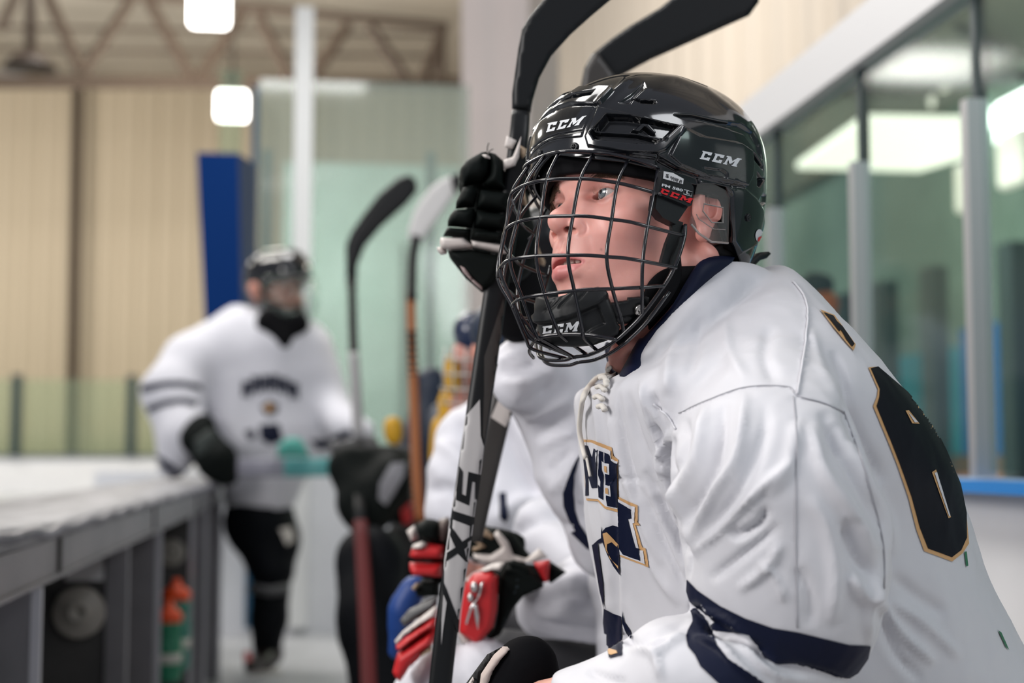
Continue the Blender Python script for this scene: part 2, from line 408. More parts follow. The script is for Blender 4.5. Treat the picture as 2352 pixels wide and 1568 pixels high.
WHITE = mat('jersey_white', (0.61, 0.61, 0.645), 0.55, sheen=0.1, bump=(900, 0.12, 0.0004))
NAVY = mat('jersey_navy', (0.005, 0.008, 0.026), 0.55, spec=.2)
GOLD = mat('trim_gold', (0.56, 0.33, 0.15), 0.55)
INK = mat('print_black', (0.004, 0.005, 0.009), 0.55, spec=.2)
SHELL = mat('helmet_black', (0.006, 0.007, 0.009), 0.12, spec=0.6, coat=0.6)
MATTE = mat('black_plastic', (0.007, 0.008, 0.010), 0.34, spec=0.4)
RUBBER = mat('black_rubber', (0.010, 0.011, 0.012), 0.45, spec=.35, bump=(1500, 0.1, 0.0003))
FOAM = mat('black_foam', (0.006, 0.006, 0.007), 0.8, spec=.08)
WIRE = mat('cage_wire', (0.006, 0.006, 0.009), 0.20, spec=0.6, coat=0.35)
LOGO = mat('logo_silver', (0.62, 0.64, 0.66), 0.35)
LOGOR = mat('logo_red', (0.62, 0.012, 0.02), 0.35)
STEEL = mat('steel', (0.55, 0.53, 0.50), 0.25, metal=1.0)
LACE = mat('lace_cream', (0.72, 0.68, 0.62), 0.8, bump=(1800, 0.5, 0.0006))
SKIN = mat('skin', (0.6, 0.36, 0.29), 0.42, sss=0.25, vcol=True, var=(75, (0.66, 0.27, 0.22), .32), bump=(900, 0.16, 0.0004))
CLEAR = glass_mat('clear_plastic', (0.95, 0.95, 0.95), 0.045, (0.6, 0.58, 0.56), .03)
# ================================================================== the rink around them
def wall_mat(name, col, dark, per, stretch=(1, 0, 0)):
    m = mat(name, col, 0.6); nt = m.node_tree; b = nt.nodes['Principled BSDF']
    g = nt.nodes.new('ShaderNodeNewGeometry'); dt = nt.nodes.new('ShaderNodeVectorMath'); dt.operation = 'DOT_PRODUCT'; dt.inputs[1].default_value = stretch
    nt.links.new(g.outputs['Position'], dt.inputs[0])
    mu = nt.nodes.new('ShaderNodeMath'); mu.operation = 'MULTIPLY'; mu.inputs[1].default_value = 2 * math.pi / per; nt.links.new(dt.outputs['Value'], mu.inputs[0])
    sn = nt.nodes.new('ShaderNodeMath'); sn.operation = 'SINE'; nt.links.new(mu.outputs[0], sn.inputs[0])
    mr = nt.nodes.new('ShaderNodeMapRange'); mr.inputs[1].default_value = -.4; mr.inputs[2].default_value = .9; nt.links.new(sn.outputs[0], mr.inputs[0])
    bp = nt.nodes.new('ShaderNodeBump'); bp.inputs['Strength'].default_value = 1; bp.inputs['Distance'].default_value = per * .12; nt.links.new(mr.outputs[0], bp.inputs['Height']); nt.links.new(bp.outputs[0], b.inputs['Normal'])
    n = nt.nodes.new('ShaderNodeTexNoise'); n.inputs['Scale'].default_value = .8; n.inputs['Detail'].default_value = 3; mp = nt.nodes.new('ShaderNodeMapping'); mp.inputs['Scale'].default_value = (1, 1, .12)
    nt.links.new(g.outputs['Position'], mp.inputs[0]); nt.links.new(mp.outputs[0], n.inputs['Vector'])
    mx = nt.nodes.new('ShaderNodeMix'); mx.data_type = 'RGBA'; mx.inputs[6].default_value = (*col, 1); mx.inputs[7].default_value = (*dark, 1); nt.links.new(n.outputs[0], mx.inputs[0]); nt.links.new(mx.outputs[2], b.inputs['Base Color'])
    return m
BEIGE = wall_mat('ribbed_beige', (.56, .47, .35), (.48, .40, .29), .62)
BEIGE2 = wall_mat('ribbed_beige_side', (.68, .60, .51), (.60, .53, .45), .9, (0, 1, 0))
REFGREEN = mat('reflection_green', (.12, .19, .16), .6, var=(.9, (.24, .33, .28), .9))
REFTEAL = mat('reflection_teal', (.015, .30, .38), .5); BLUEW = mat('wall_blue', (.006, .14, .42), .5); REFBROWN = mat('reflection_brown', (.20, .13, .09), .7)
CEIL = mat('roof_underside', (.55, .50, .43), .7, var=(.25, (.42, .38, .32), .8, (1, 3, 1)))
BRN = mat('truss_brown', (.065, .046, .034), .6); DKP = mat('dark_post', (.015, .035, .04), .45); ALU = mat('aluminium', (.50, .50, .51), .42, metal=.6)
BOARDW = mat('board_white', (.78, .79, .82), .4, var=(6, (.66, .67, .70), .4)); RAILB = mat('rail_blue', (.03, .22, .60), .35); NAVYP = mat('pad_blue', (.0003, .024, .125), .8, spec=.15); STEELP = mat('post_blue', (.01, .07, .14), .5)
ICE = mat('ice', (.60, .63, .66), .25, var=(.7, (.52, .55, .60), .5)); FLOORM = mat('bench_floor', (.56, .56, .58), .35, var=(2.5, (.38, .38, .40), .8))
LAMP = mat('lamp_glow', (1, 1, 1), .5, emit=(1, .97, .92, 9)); REFLW = mat('reflection_glow_warm', (1, 1, 1), .5, emit=(1, .90, .74, 2.2))
METAL = mat('bench_metal', (.30, .29, .305), .38, metal=.85, var=(5, (.20, .20, .21), .9), bump=(40, .15, .002)); METALD = mat('bench_metal_dark', (.075, .073, .072), .45, metal=.5, var=(8, (.05, .05, .05), .9)); EDGE = mat('metal_edge', (.62, .62, .66), .3, metal=.7)
def st(name, m, *boxes, parent=None, label=None):
    mb = MB()
    for c, s in boxes: mb.add(*box(c, s))
    o = mb.build(name, m, parent, world=True, smooth=False)
    if parent is None: o['kind'] = 'structure'
    return o
def thing(name, m, VF, label, cat, group=None, world=True, smooth=False, bevel=0):
    o = mesh_obj(name, VF[0], VF[1], m, world=world, smooth=smooth); return tag(o, label, cat, group)
YF = 46.0
st('floor', FLOORM, ((1.9, 14, -.01), (5.4, 36, .02)))
st('ice_sheet', ICE, ((-15, 20, -.12), (29, 56, .04)))
def wpx(px, py, Y=None, X=None):                         # photo point on a world plane Y=const or X=const
    d = P(px, py, 1.) - EYE; w = toW(d); t = (Y / w[1]) if Y is not None else (X / w[0]); return w * t + EYE
xl = wpx(-200, 800, Y=YF)[0]; xr = 4.5
ztop = wpx(100, 185, Y=YF)[2]
st('wall_far', BEIGE, (((xl + xr) / 2 - 3, YF + .1, ztop / 2), (xr - xl + 10, .2, ztop + .3)))
st('wall_right', BEIGE2, ((4.6, 24, 10), (.2, 46, 12.2)))
st('wall_right_lower', REFGREEN, ((4.58, 24, 2.0), (.2, 46, 4.2)))  # green colour stands in for the greenish reflections in the back glass
st('teal_reflection', REFTEAL, ((4.46, 12, .9), (.06, 12, 1.72)))  # teal reflection of the back glass, built as a slab
st('wall_right_panel', BLUEW, ((4.44, wpx(2400, 900, X=4.44)[1], .95), (.06, 2.2, 1.85)))
st('brown_reflection', REFBROWN, ((4.40, 12, .5), (.04, 16, 1.0)))  # brown slab added for the same reflection
cl = MB(); cl.add(np.array([[-30, YF + .2, ztop + .35], [6, YF + .2, ztop + .15], [6, 2, ztop + .3], [-30, 2, ztop + .5]]), [(0, 1, 2, 3)]); c_o = cl.build('ceiling', CEIL, world=True, smooth=False); c_o['kind'] = 'structure'
# roof truss against the far wall
tr = tag(bpy.data.objects.new('roof_truss', None), 'brown steel roof truss with zigzag web above the far wall', 'roof truss'); COL.objects.link(tr); YT = 36.0; tr.location = wpx(500, 185, Y=YT)
def bar(name, a, b, w, m, par, Y=None, d=.16):
    A = wpx(*a, Y=Y or YT); B = wpx(*b, Y=Y or YT); V, F = tube(np.array([A, B]), w, 4, up=(0, 1, 0)); return mesh_obj(name, V, F, m, par, world=True, smooth=False)
bar('chord', (-150, 188), (1080, 192), .17, BRN, tr); bar('chord', (540, 12), (1030, 62), .13, BRN, tr); bar('chord', (-150, -60), (560, 14), .13, BRN, tr)
for a, b in (((0, 70), (40, -20)), ((70, -20), (70, 150)), ((105, -20), (185, 165)), ((192, 165), (310, -15)), ((335, -10), (440, 180)), ((458, 178), (562, 25)), ((592, 28), (668, 185)), ((722, 172), (800, 55)), ((850, 60), (935, 185)), ((970, 190), (1020, 60)), ((1012, 55), (1012, 185))):
    bar('web_member', a, b, .14, BRN, tr)
for n, (yy, k) in enumerate(((60, .05), (110, .05))): bar('purlin', (-100, yy), (1000, yy + 20), k, BRN, tr, Y=YT + .8)
cb = MB(); A = wpx(180, 190, Y=YF - .7); B = wpx(165, 1046, Y=YF - .7); cb.add(*tube(np.array([A, B]), .17, 4, up=(0, 1, 0))); tag(cb.build('steel_column', BRN, world=True, smooth=False), 'tall brown steel column standing against the far wall', 'column')
A = wpx(68, 160, Y=30); dm = MB(); dm.add(*lathe([(.01, 0), (.55, -.02), (.50, -.12), (.30, -.30), (.06, -.36), (.05, -.40)], 20, A, np.diag([1, 1, -1.]))); dm.add(*tube(np.array([A + [0, 0, .3], A + [0, 0, 3.2]]), .07, 6)); tag(dm.build('dome_lamp', mat('lamp_dark', (.03, .02, .015), .5), world=True), 'dark unlit dome lamp hanging from a rod at the upper left', 'lamp')
def bright_box(px, py, d, s, h, lab):
    c = toW(P(px, py, d)); o = tag(bpy.data.objects.new('light_or_reflection', None), lab, 'light', 'ceiling light and reflection'); del o['group']; COL.objects.link(o); o.location = c
    mesh_obj('glow_face', *(lambda V, F: (V, F))(*rbox(c, (s, .25, h), .12 * s)), LAMP, o, world=True); mesh_obj('housing', *lathe([(s * .2, 0), (s * .2, .25), (s * .05, .4), (s * .03, 2.0)], 10, c + [0, .0, h / 2]), BRN, o, world=True)
bright_box(481, 22, 30, .80, .75, 'bright white ceiling light, the upper of the two at the left'); bright_box(533, 243, 24, .50, .48, 'bright white reflection of a ceiling light, the lower one above the blue pad')  # the lower one stands in for a reflection in the glass
# far boards, rail, their glass posts
st('far_boards', BOARDW, ((-16, 43, .42), (33, .2, 1.1))); st('far_board_rail', mat('rail_dark', (.05, .07, .09), .5), ((-16, 42.9, .985), (33, .25, .06)))
FG = glass_mat('far_glass', (.90, .96, .90), .10, (.42, .52, .40), .02)
st('far_glass', FG, ((-16, 42.85, 2.1), (33, .03, 2.2)))
for px, h, lb in ((35, 2.35, 'at the left edge'), (300, 2.35, 'left of the standing player')):
    A = wpx(px, 1046, Y=42.7); V, F = box(A + [0, 0, h / 2], (.28, .1, h)); thing('glass_post', DKP, (V, F), 'dark slim post of the glass above the far boards, ' + lb, 'post', 'posts of the far glass')
# the bench's own low wall with ledge and cubbies (left)
bench_wall = tag(bpy.data.objects.new('bench_wall', None), 'grey metal players bench wall with scuffed ledge and open cubbies', 'bench wall'); COL.objects.link(bench_wall); bench_wall.location = (-.6, 3.5, 0)
y0, y1 = -.2, 7.4
ys = np.linspace(y0, y1, 200); led = []
for y in ys:
    bp_ = .006 * math.sin(y * 9) + .004 * math.sin(y * 23 + 1) ; bp2 = .012 * math.exp(-((y - 2.05) / .25) ** 2)
    led.append(np.array([[-.80, y, .868], [-.80, y, .886], [-.62, y, .889 + bp_ * .2], [-.462 , y, .888 + bp_ * .2 + bp2], [-.440 + bp_ * .4, y, .880 + bp2], [-.436 + bp_ * .4, y, .866 + bp2 * .6], [-.452, y, .856], [-.60, y, .858]]))
V, F = loft(led); LEDGE = mat('ledge_worn', (.17, .175, .19), .5, metal=.1, var=(14, (.34, .34, .37), .9, (1, .25, 1)), bump=(55, .55, .004, 'noise', (1, .35, 1)))
mesh_obj('ledge', V, F, LEDGE, bench_wall, world=True)
mb = MB(); mb.add(*box((-.452, 3.6, .826), (.012, 7.6, .066))); mb.add(*box((-.455, 3.6, .796), (.03, 7.6, .008))); mb.build('fascia', METAL, bench_wall, world=True, smooth=False)
for y in (2.55, 3.95, 5.3): mesh_obj('fascia_joint', *box((-.444, y, .826), (.006, .02, .066)), METALD, bench_wall, world=True, smooth=False)
mb = MB(); mb.add(*box((-.83, 3.6, .35), (.05, 7.6, 1.03))); mb.build('board_panel', BOARDW, bench_wall, world=True, smooth=False)
mb = MB(); mb.add(*box((-.76, 3.6, .40), (.02, 7.6, .84))); mb.build('back_panel', METALD, bench_wall, world=True, smooth=False)
def yfor(px, X=-.44): return wpx(px, 1200, X=X)[1]
for p, w_ in ((100, .02), (297, .03), (372, .02), (447, .02), (478, .02), (510, .03)):
    y = yfor(p); mesh_obj('partition', *box((-.612, y + w_ / 2, .395), (.336, w_, .79)), METALD if p in (297, 447) else METAL, bench_wall, world=True, smooth=False)
    mesh_obj('post_edge', *box((-.447, y, .395), (.016, .012, .79)), EDGE, bench_wall, world=True, smooth=False)
y2 = yfor(297) - .012; A = wpx(243, 1400, Y=y2); B = wpx(293, 1400, Y=y2); mesh_obj('partition_strip', *box(((A[0] + B[0]) / 2, y2, .395), (B[0] - A[0], .012, .79)), METAL, bench_wall, world=True, smooth=False)
DISC = mat('disc_grey', (.26, .245, .22), .5); R = frame_to((0, -1, 0))
for (px, py, Y, r_) in ((182, 1405, y2, 57), (394, 1268, yfor(447) - .012, 30)):
    c = wpx(px, py, Y=Y); r_ = r_ * Y / FPX; thing('round_vent', DISC, lathe([(r_, 0), (r_, .010), (r_ * .92, .016), (r_ * .42, .008), (r_ * .38, .018), (r_ * .28, .020), (r_ * .2, .006), (.001, .006)], 36, c, R), 'round grey plate in the near cubby under the ledge' if px < 200 else 'round grey plate in the cubby above the orange capped bottles', 'plate', smooth=True)
mesh_obj('notice', *box(wpx(195, 1308, Y=y2), (.085, .004, .05)), mat('paper', (.45, .45, .46), .6), bench_wall, world=True, smooth=False)
V, F = tube(np.array([[-.438 + .003 * math.sin(y * 9), y, .873 + .012 * math.exp(-((y - 2.05) / .25) ** 2) + .003 * math.sin(y * 23)] for y in ys]), .0095, 8, flat=.9); mesh_obj('ledge_edge', V, F, mat('edge_dark', (.05, .05, .075), .35, var=(30, (.20, .20, .24), .9, (1, .3, 1)), bump=(70, .6, .004)), bench_wall, world=True)
def bottle(px, py, X, s, lab, body=(.01, .16, .12), h=.20):
    c = wpx(px, py, Y=X); o = tag(bpy.data.objects.new('water_bottle', None), lab, 'bottle', 'bottles in the cubby'); del o['group']; COL.objects.link(o); o.location = c - [0, 0, h]
    mesh_obj('bottle_body', *lathe([(.036 * s, 0), (.038 * s, .01), (.038 * s, h * .62), (.031 * s, h * .70), (.037 * s, h * .8), (.034 * s, h * .92)], 20, c - [0, 0, h]), mat('bottle_%d' % int(body[1] * 100), body, .35), o, world=True)
    mesh_obj('bottle_cap', *lathe([(.037 * s, 0), (.038 * s, .022), (.022 * s, .040), (.012 * s, .046), (.010 * s, .066), (.002, .068)], 18, c - [0, 0, .02]), mat('cap_orange', (.75, .075, .012), .4), o, world=True)
    mesh_obj('bottle_label', *lathe([(.0385 * s, 0), (.0385 * s, .03)], 20, c - [0, 0, h * .72]), mat('bottle_label', (.5, .5, .45), .5), o, world=True)
bottle(405, 1362, 4.75, 1.25, 'green water bottle with orange cap, the taller one in the cubby', h=.24); bottle(388, 1412, 4.55, 1.1, 'green water bottle with orange cap, the shorter one in the cubby', (.012, .17, .09), h=.2)
# back glass on the right with its posts, header, rail and low wall
XG = 1.21
st('wall_right_boards', BOARDW, ((XG + .04, 4.2, .46), (.08, 9.5, .94))); st('trim_1', RAILB, ((XG + .01, 4.2, .945), (.16, 9.5, .022)))
BG = glass_mat('bench_glass', (.72, .80, .77), .05, (.20, .28, .26), .025)
st('back_glass', BG, ((XG, 4.2, 1.44), (.012, 9.5, .94))); st('trim_2', mat('header_white', (.68, .68, .69), .5), ((XG, 4.2, 1.935), (.07, 9.5, .12)))
for px, lb in ((2560, 'outside the right edge of the view'), (2268, 'nearest the right edge'), (1995, 'rising above the player\'s shoulder'), (1795, 'just right of the black helmet'), (1655, 'mostly hidden by the helmet'), (1545, 'hidden behind the helmet crown')):
    y = wpx(px, 900, X=XG)[1]; po = tag(bpy.data.objects.new('glass_post', None), 'slim aluminium post of the back glass, ' + lb, 'post', 'posts of the glass behind the bench'); COL.objects.link(po); po.location = (XG, y, .955)
    mesh_obj('post_shaft', *box((XG - .012, y, 1.31), (.04, .028, .70)), ALU, po, world=True, smooth=False); mesh_obj('gasket', *box((XG, y, 1.78), (.02, .022, .26)), DKP, po, world=True, smooth=False)
# hall behind that glass, with things reflected in it built as objects
c = toW(P(2045, 338, 10.2)); o = tag(bpy.data.objects.new('reflected_panel', None), 'large glowing panel standing for a ceiling reflection in the glass behind the bench', 'light'); COL.objects.link(o); o.location = c  # reflection of the rink ceiling built as a glowing panel
q = np.array([toW(P(*a)) for a in ((1830, 388, 10.3), (2110, 395, 10.3), (2262, 350, 9.2), (2262, 285, 8.8), (1985, 280, 8.8))]); mesh_obj('glow_face', np.vstack([q, q + [0, 0, .05]]), [(0, 1, 2, 3, 4), (9, 8, 7, 6, 5)] + [((i + 1) % 5, i, i + 5, (i + 1) % 5 + 5) for i in range(5)], REFLW, o, world=True, smooth=False)
for px, py, w, h, lab in ((2335, 272, .42, .30, 'bright white lamp glowing at the right edge'), (2330, 365, .30, .35, 'warm lamp glowing under the bright one at the right edge'), (2180, 197, .12, .10, 'small warm lamp near the roof seen through the glass'), (2150, 233, .09, .11, 'small pale lamp just below the warm one behind the glass'), (2250, 275, .14, .16, 'round white lamp beside the right post'), (2222, 430, .22, .35, 'dim warm lamp low behind the glass')):
    V, F = rbox(wpx(px, py, X=4.42 - (.14 if px == 2330 else 0)), (.10, w * 1.1, h), .04); thing('lamp', LAMP if 'white' in lab else mat('lamp_dim', (1, 1, 1), .5, emit=(1, .8, .6, .8)), (V, F), lab, 'lamp', smooth=True)
for px, lb, w in ((1780, 'close beside the black helmet', .10), (1950, 'left of the middle glass post', .14), (2035, 'just right of the middle glass post', .16), (2150, 'midway between the two right glass posts', .12), (2335, 'at the right edge', .12)):
    w_ = wpx(px, 900, X=4.2); V, F = box((4.2, w_[1], 1.15), (.12, w * 1.6, 2.3 if px != 2150 else 2.3)); thing('hall_post', DKP, (V, F), 'dark post standing in the hall behind the glass, ' + lb, 'post', 'dark posts in the hall')
for k, (a, b) in enumerate((((1900, 130), (2010, 60)), ((2040, 90), (2120, 150)), ((2200, 60), (2300, 120)), ((1850, 200), (2352, 175)))):
    A = wpx(*a, X=4.3); B = wpx(*b, X=4.3); V, F = tube(np.array([A, B]), .05, 4); thing('mirrored_brace', DKP, (V, F), ('short slanting roof brace, leftmost reflected in the glass', 'second reflected slanting roof brace behind the glass', 'slanting roof brace reflected nearest the right edge', 'long level reflected roof brace behind the glass')[k], 'mirrored_brace', 'truss lines reflected in the glass')  # reflected truss lines, built as bars behind the glass
st('roof_reflection', mat('reflection_olive', (.10, .115, .09), .7), ((4.44, 11, 4.0), (.1, 14, 1.0)))  # dark olive band added for the roof reflected in the glass
# end of the bench: tall glass, posts, blue pad
YE = 8.2; EG = glass_mat('end_glass', (.86, .90, .87), .30, (.50, .56, .50), .03)  # milky green diffuse puts the haze into the glass colour
A = wpx(585, 1000, Y=YE); B = wpx(1075, 1000, Y=YE); zt = wpx(800, 188, Y=YE)[2]
st('end_glass', EG, (((A[0] + B[0]) / 2, YE, (zt + .9) / 2), (B[0] - A[0], .015, zt - .9)))
st('mint_reflection', mat('reflection_mint', (.56, .70, .64), .6, var=(1.6, (.38, .54, .46), .8)), (((A[0] + B[0]) / 2 * 1.5 + .2, YE + 4, 1.75), ((B[0] - A[0]) * 1.46, .1, 3.5)))  # sheet added behind the glass for the mint reflection in it
st('end_boards', BOARDW, ((-.05, YE + .02, .45), (2.4, .08, .92)), )
A2 = wpx(492, 1000, Y=YE - .5)[0]; B2 = wpx(545, 1000, Y=YE - .5)[0]; st('side_glass', FG, (((A2 + B2) / 2, YE - .5, 2.0), (B2 - A2, .012, 2.15)))
def vpost(px, pt, pb, Y, w, m, lab, grp=None, name='glass_post'):
    A = wpx(px, pt, Y=Y); B = wpx(px, pb, Y=Y); thing(name, m, box(((A[0] + B[0]) / 2, Y, (A[2] + B[2]) / 2), (w, .05, A[2] - B[2])), lab, 'post', grp)
vpost(692, 18, 1440, YE - .06, .105, mat('post_pale', (.80, .81, .80), .4), 'tall pale post of the glass at the far end of the bench'); vpost(579, 200, 1440, YE - .06, .035, STEELP, 'slim dark blue post beside the blue pad')
vpost(606, 345, 1440, YE + .1, .05, mat('post_grey_blue', (.14, .24, .28), .5), 'grey blue post between the blue pad and the pale post'); vpost(987, 350, 1440, YE + .1, .06, MATS['post_grey_blue'], 'grey blue post left of the raised black glove'); vpost(925, 560, 1440, YE + .1, .045, mat('post_mist', (.50, .66, .62), .4), 'pale green post behind the two raised stick blades')
mb = MB(); d = 7.5
q = [P(455, 352, d), P(572, 352, d), P(578, 740, d), P(476, 740, d)]; q = [toW(a) for a in q]
f = [P(452, 350, d), P(548, 352, d), P(560, 1000, d), P(482, 1000, d)]; g = [P(548, 352, d), P(588, 378, d + .3), P(590, 1000, d + .3), P(560, 1000, d)]
f = [toW(a) for a in f]; g = [toW(a) for a in g]; dz = np.array([0, .3, 0])
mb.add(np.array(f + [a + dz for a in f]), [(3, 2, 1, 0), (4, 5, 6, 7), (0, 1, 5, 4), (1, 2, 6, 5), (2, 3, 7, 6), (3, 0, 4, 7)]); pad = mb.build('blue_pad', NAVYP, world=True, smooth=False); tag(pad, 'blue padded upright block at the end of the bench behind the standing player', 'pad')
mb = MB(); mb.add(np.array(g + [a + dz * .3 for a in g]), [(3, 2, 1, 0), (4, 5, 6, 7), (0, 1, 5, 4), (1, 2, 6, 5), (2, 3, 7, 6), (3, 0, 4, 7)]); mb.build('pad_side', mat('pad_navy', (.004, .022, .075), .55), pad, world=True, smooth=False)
pk = [toW(a) for a in (P(1060, -100, 9.5), P(1215, -100, 9.0), P(1215, 1050, 9.0), P(1060, 1050, 9.5))]; mb = MB(); mb.add(np.array(pk + [a + np.array([.25, .35, 0]) for a in pk]), [(3, 2, 1, 0), (4, 5, 6, 7), (0, 1, 5, 4), (1, 2, 6, 5), (2, 3, 7, 6), (3, 0, 4, 7)]); tag(mb.build('pillar', mat('pillar_pink', (.62, .54, .52), .6, var=(2, (.52, .48, .47), .8, (2, 2, .1))), world=True, smooth=False), 'pale pinkish pillar rising behind the stick blades', 'pillar')
# bench seat behind and under the players
tag(st('players_bench', mat('bench_wood', (.45, .40, .34), .5), ((.93, 3.6, .44), (.42, 7.6, .05)), ((1.1, 3.6, .21), (.05, 7.6, .42))), 'long bench the players sit on along the glass', 'bench'); 
del bpy.data.objects['players_bench']['kind']
# ================================================================== the player in front: head
def axes(yaw, pit, rol):
    F = np.array([-math.cos(yaw), -math.sin(yaw), 0]); L = np.array([math.sin(yaw), -math.cos(yaw), 0]); U = np.array([0, 0, 1.])
    F2 = F * math.cos(pit) + U * math.sin(pit); U2 = U * math.cos(pit) - F * math.sin(pit)
    return np.stack([F2, L * math.cos(rol) + U2 * math.sin(rol), U2 * math.cos(rol) - L * math.sin(rol)])
HO = np.array([.135, 1.33, 1.215]); HR = axes(math.radians(34), math.radians(4), math.radians(4))
def H2V(p): return np.asarray(p, float) @ HR + HO
def V2H(p): return (np.asarray(p, float) - HO) @ HR.T
def onL(px, py, L, tilt=0.0):                           # where the sight line meets the head's plane at side offset L (+tilt*F)
    d = P(px, py, 1.0) - EYE; n = HR[1] - tilt * HR[0]
    t = (L - (EYE - HO) @ n) / (d @ n)
    return EYE + d * np.asarray(t)[..., None]
Z1 = lambda *a: [(1100 + x / 3.267, 120 + y / 3.267) for x, y in a]
Z2 = lambda *a: [(1100 + x / 3.0157, 330 + y / 3.0157) for x, y in a]
Z3 = lambda *a: [(1440 + x / 5.228, 360 + y / 5.228) for x, y in a]
Z4 = lambda *a: [(1180 + x / 6.534, 620 + y / 6.534) for x, y in a]
def plate(polys, L, th, tilt=0.0, step=12, bev=0.0):    # a flat plate with an outline (and holes) standing in the head's side plane
    vs = []; es = []; loops = []
    for pl in polys:
        s = len(vs); vs += [tuple(p) for p in pl]; es += [(s + i, s + (i + 1) % len(pl)) for i in range(len(pl))]; loops.append(list(range(s, s + len(pl))))
    r = geometry.delaunay_2d_cdt([Vector(v) for v in vs], es, [], 2, 1e-4)
    Q = np.array([v[:] for v in r[0]]); A = onL(Q[:, 0], Q[:, 1], L, tilt); n = HR[1] - tilt * HR[0]; n = n / np.linalg.norm(n)
    B = A - n * th; k = len(Q); F = [tuple(f) for f in r[2]]
    if len(polys) > 1:
        cen = np.array([Q[list(t)].mean(0) for t in F]); ev = np.zeros(len(F), bool)
        for pl in polys: ev ^= inside(cen, pl)
        F = [t for t, e in zip(F, ev) if e]
    cnt = {}
    for f in F:
        for i in range(len(f)): e = (f[i], f[(i + 1) % len(f)]); cnt[e] = 1
    side = [(e[1], e[0], e[0] + k, e[1] + k) for e in cnt if (e[1], e[0]) not in cnt]
    return np.vstack([A, B]), F + [tuple(i + k for i in f[::-1]) for f in F] + side
def puff(poly, bvh, th, edge, step=5, back=0.5, relief=None, maxd=0.03, off0=0.0):   # a padded or moulded piece on a guide surface
    V0, F0 = decal(poly, bvh, off0, step, maxd=maxd); Q = proj(V0)
    N = np.zeros_like(V0)
    for f in F0:
        n = np.cross(V0[f[1]] - V0[f[0]], V0[f[2]] - V0[f[0]])
        for i in f: N[i] += n
    N /= np.linalg.norm(N, axis=1)[:, None] + 1e-12
    d = np.minimum.reduce([seg_dist(Q, pl, True)[0] for pl in poly]); h = np.sqrt(np.clip(1 - (1 - np.clip(d / edge, 0, 1)) ** 2, 0, 1)) * th
    if relief is not None: h = h + relief(Q)
    A = V0 + N * h[:, None]; B = V0 - N * (h * back + 0.0004)[:, None]; k = len(V0)
    cnt = {}
    for f in F0:
        for i in range(len(f)): cnt[(f[i], f[(i + 1) % len(f)])] = 1
    side = [(e[1], e[0], e[0] + k, e[1] + k) for e in cnt if (e[1], e[0]) not in cnt]
    return np.vstack([A, B]), list(F0) + [tuple(i + k for i in f[::-1]) for f in F0] + side
hero = empty('person', (0.28, 1.37, 0), 'person in front in white jersey and black helmet with wire face cage, gazing left', 'person', 'players on the bench')
del hero['group']
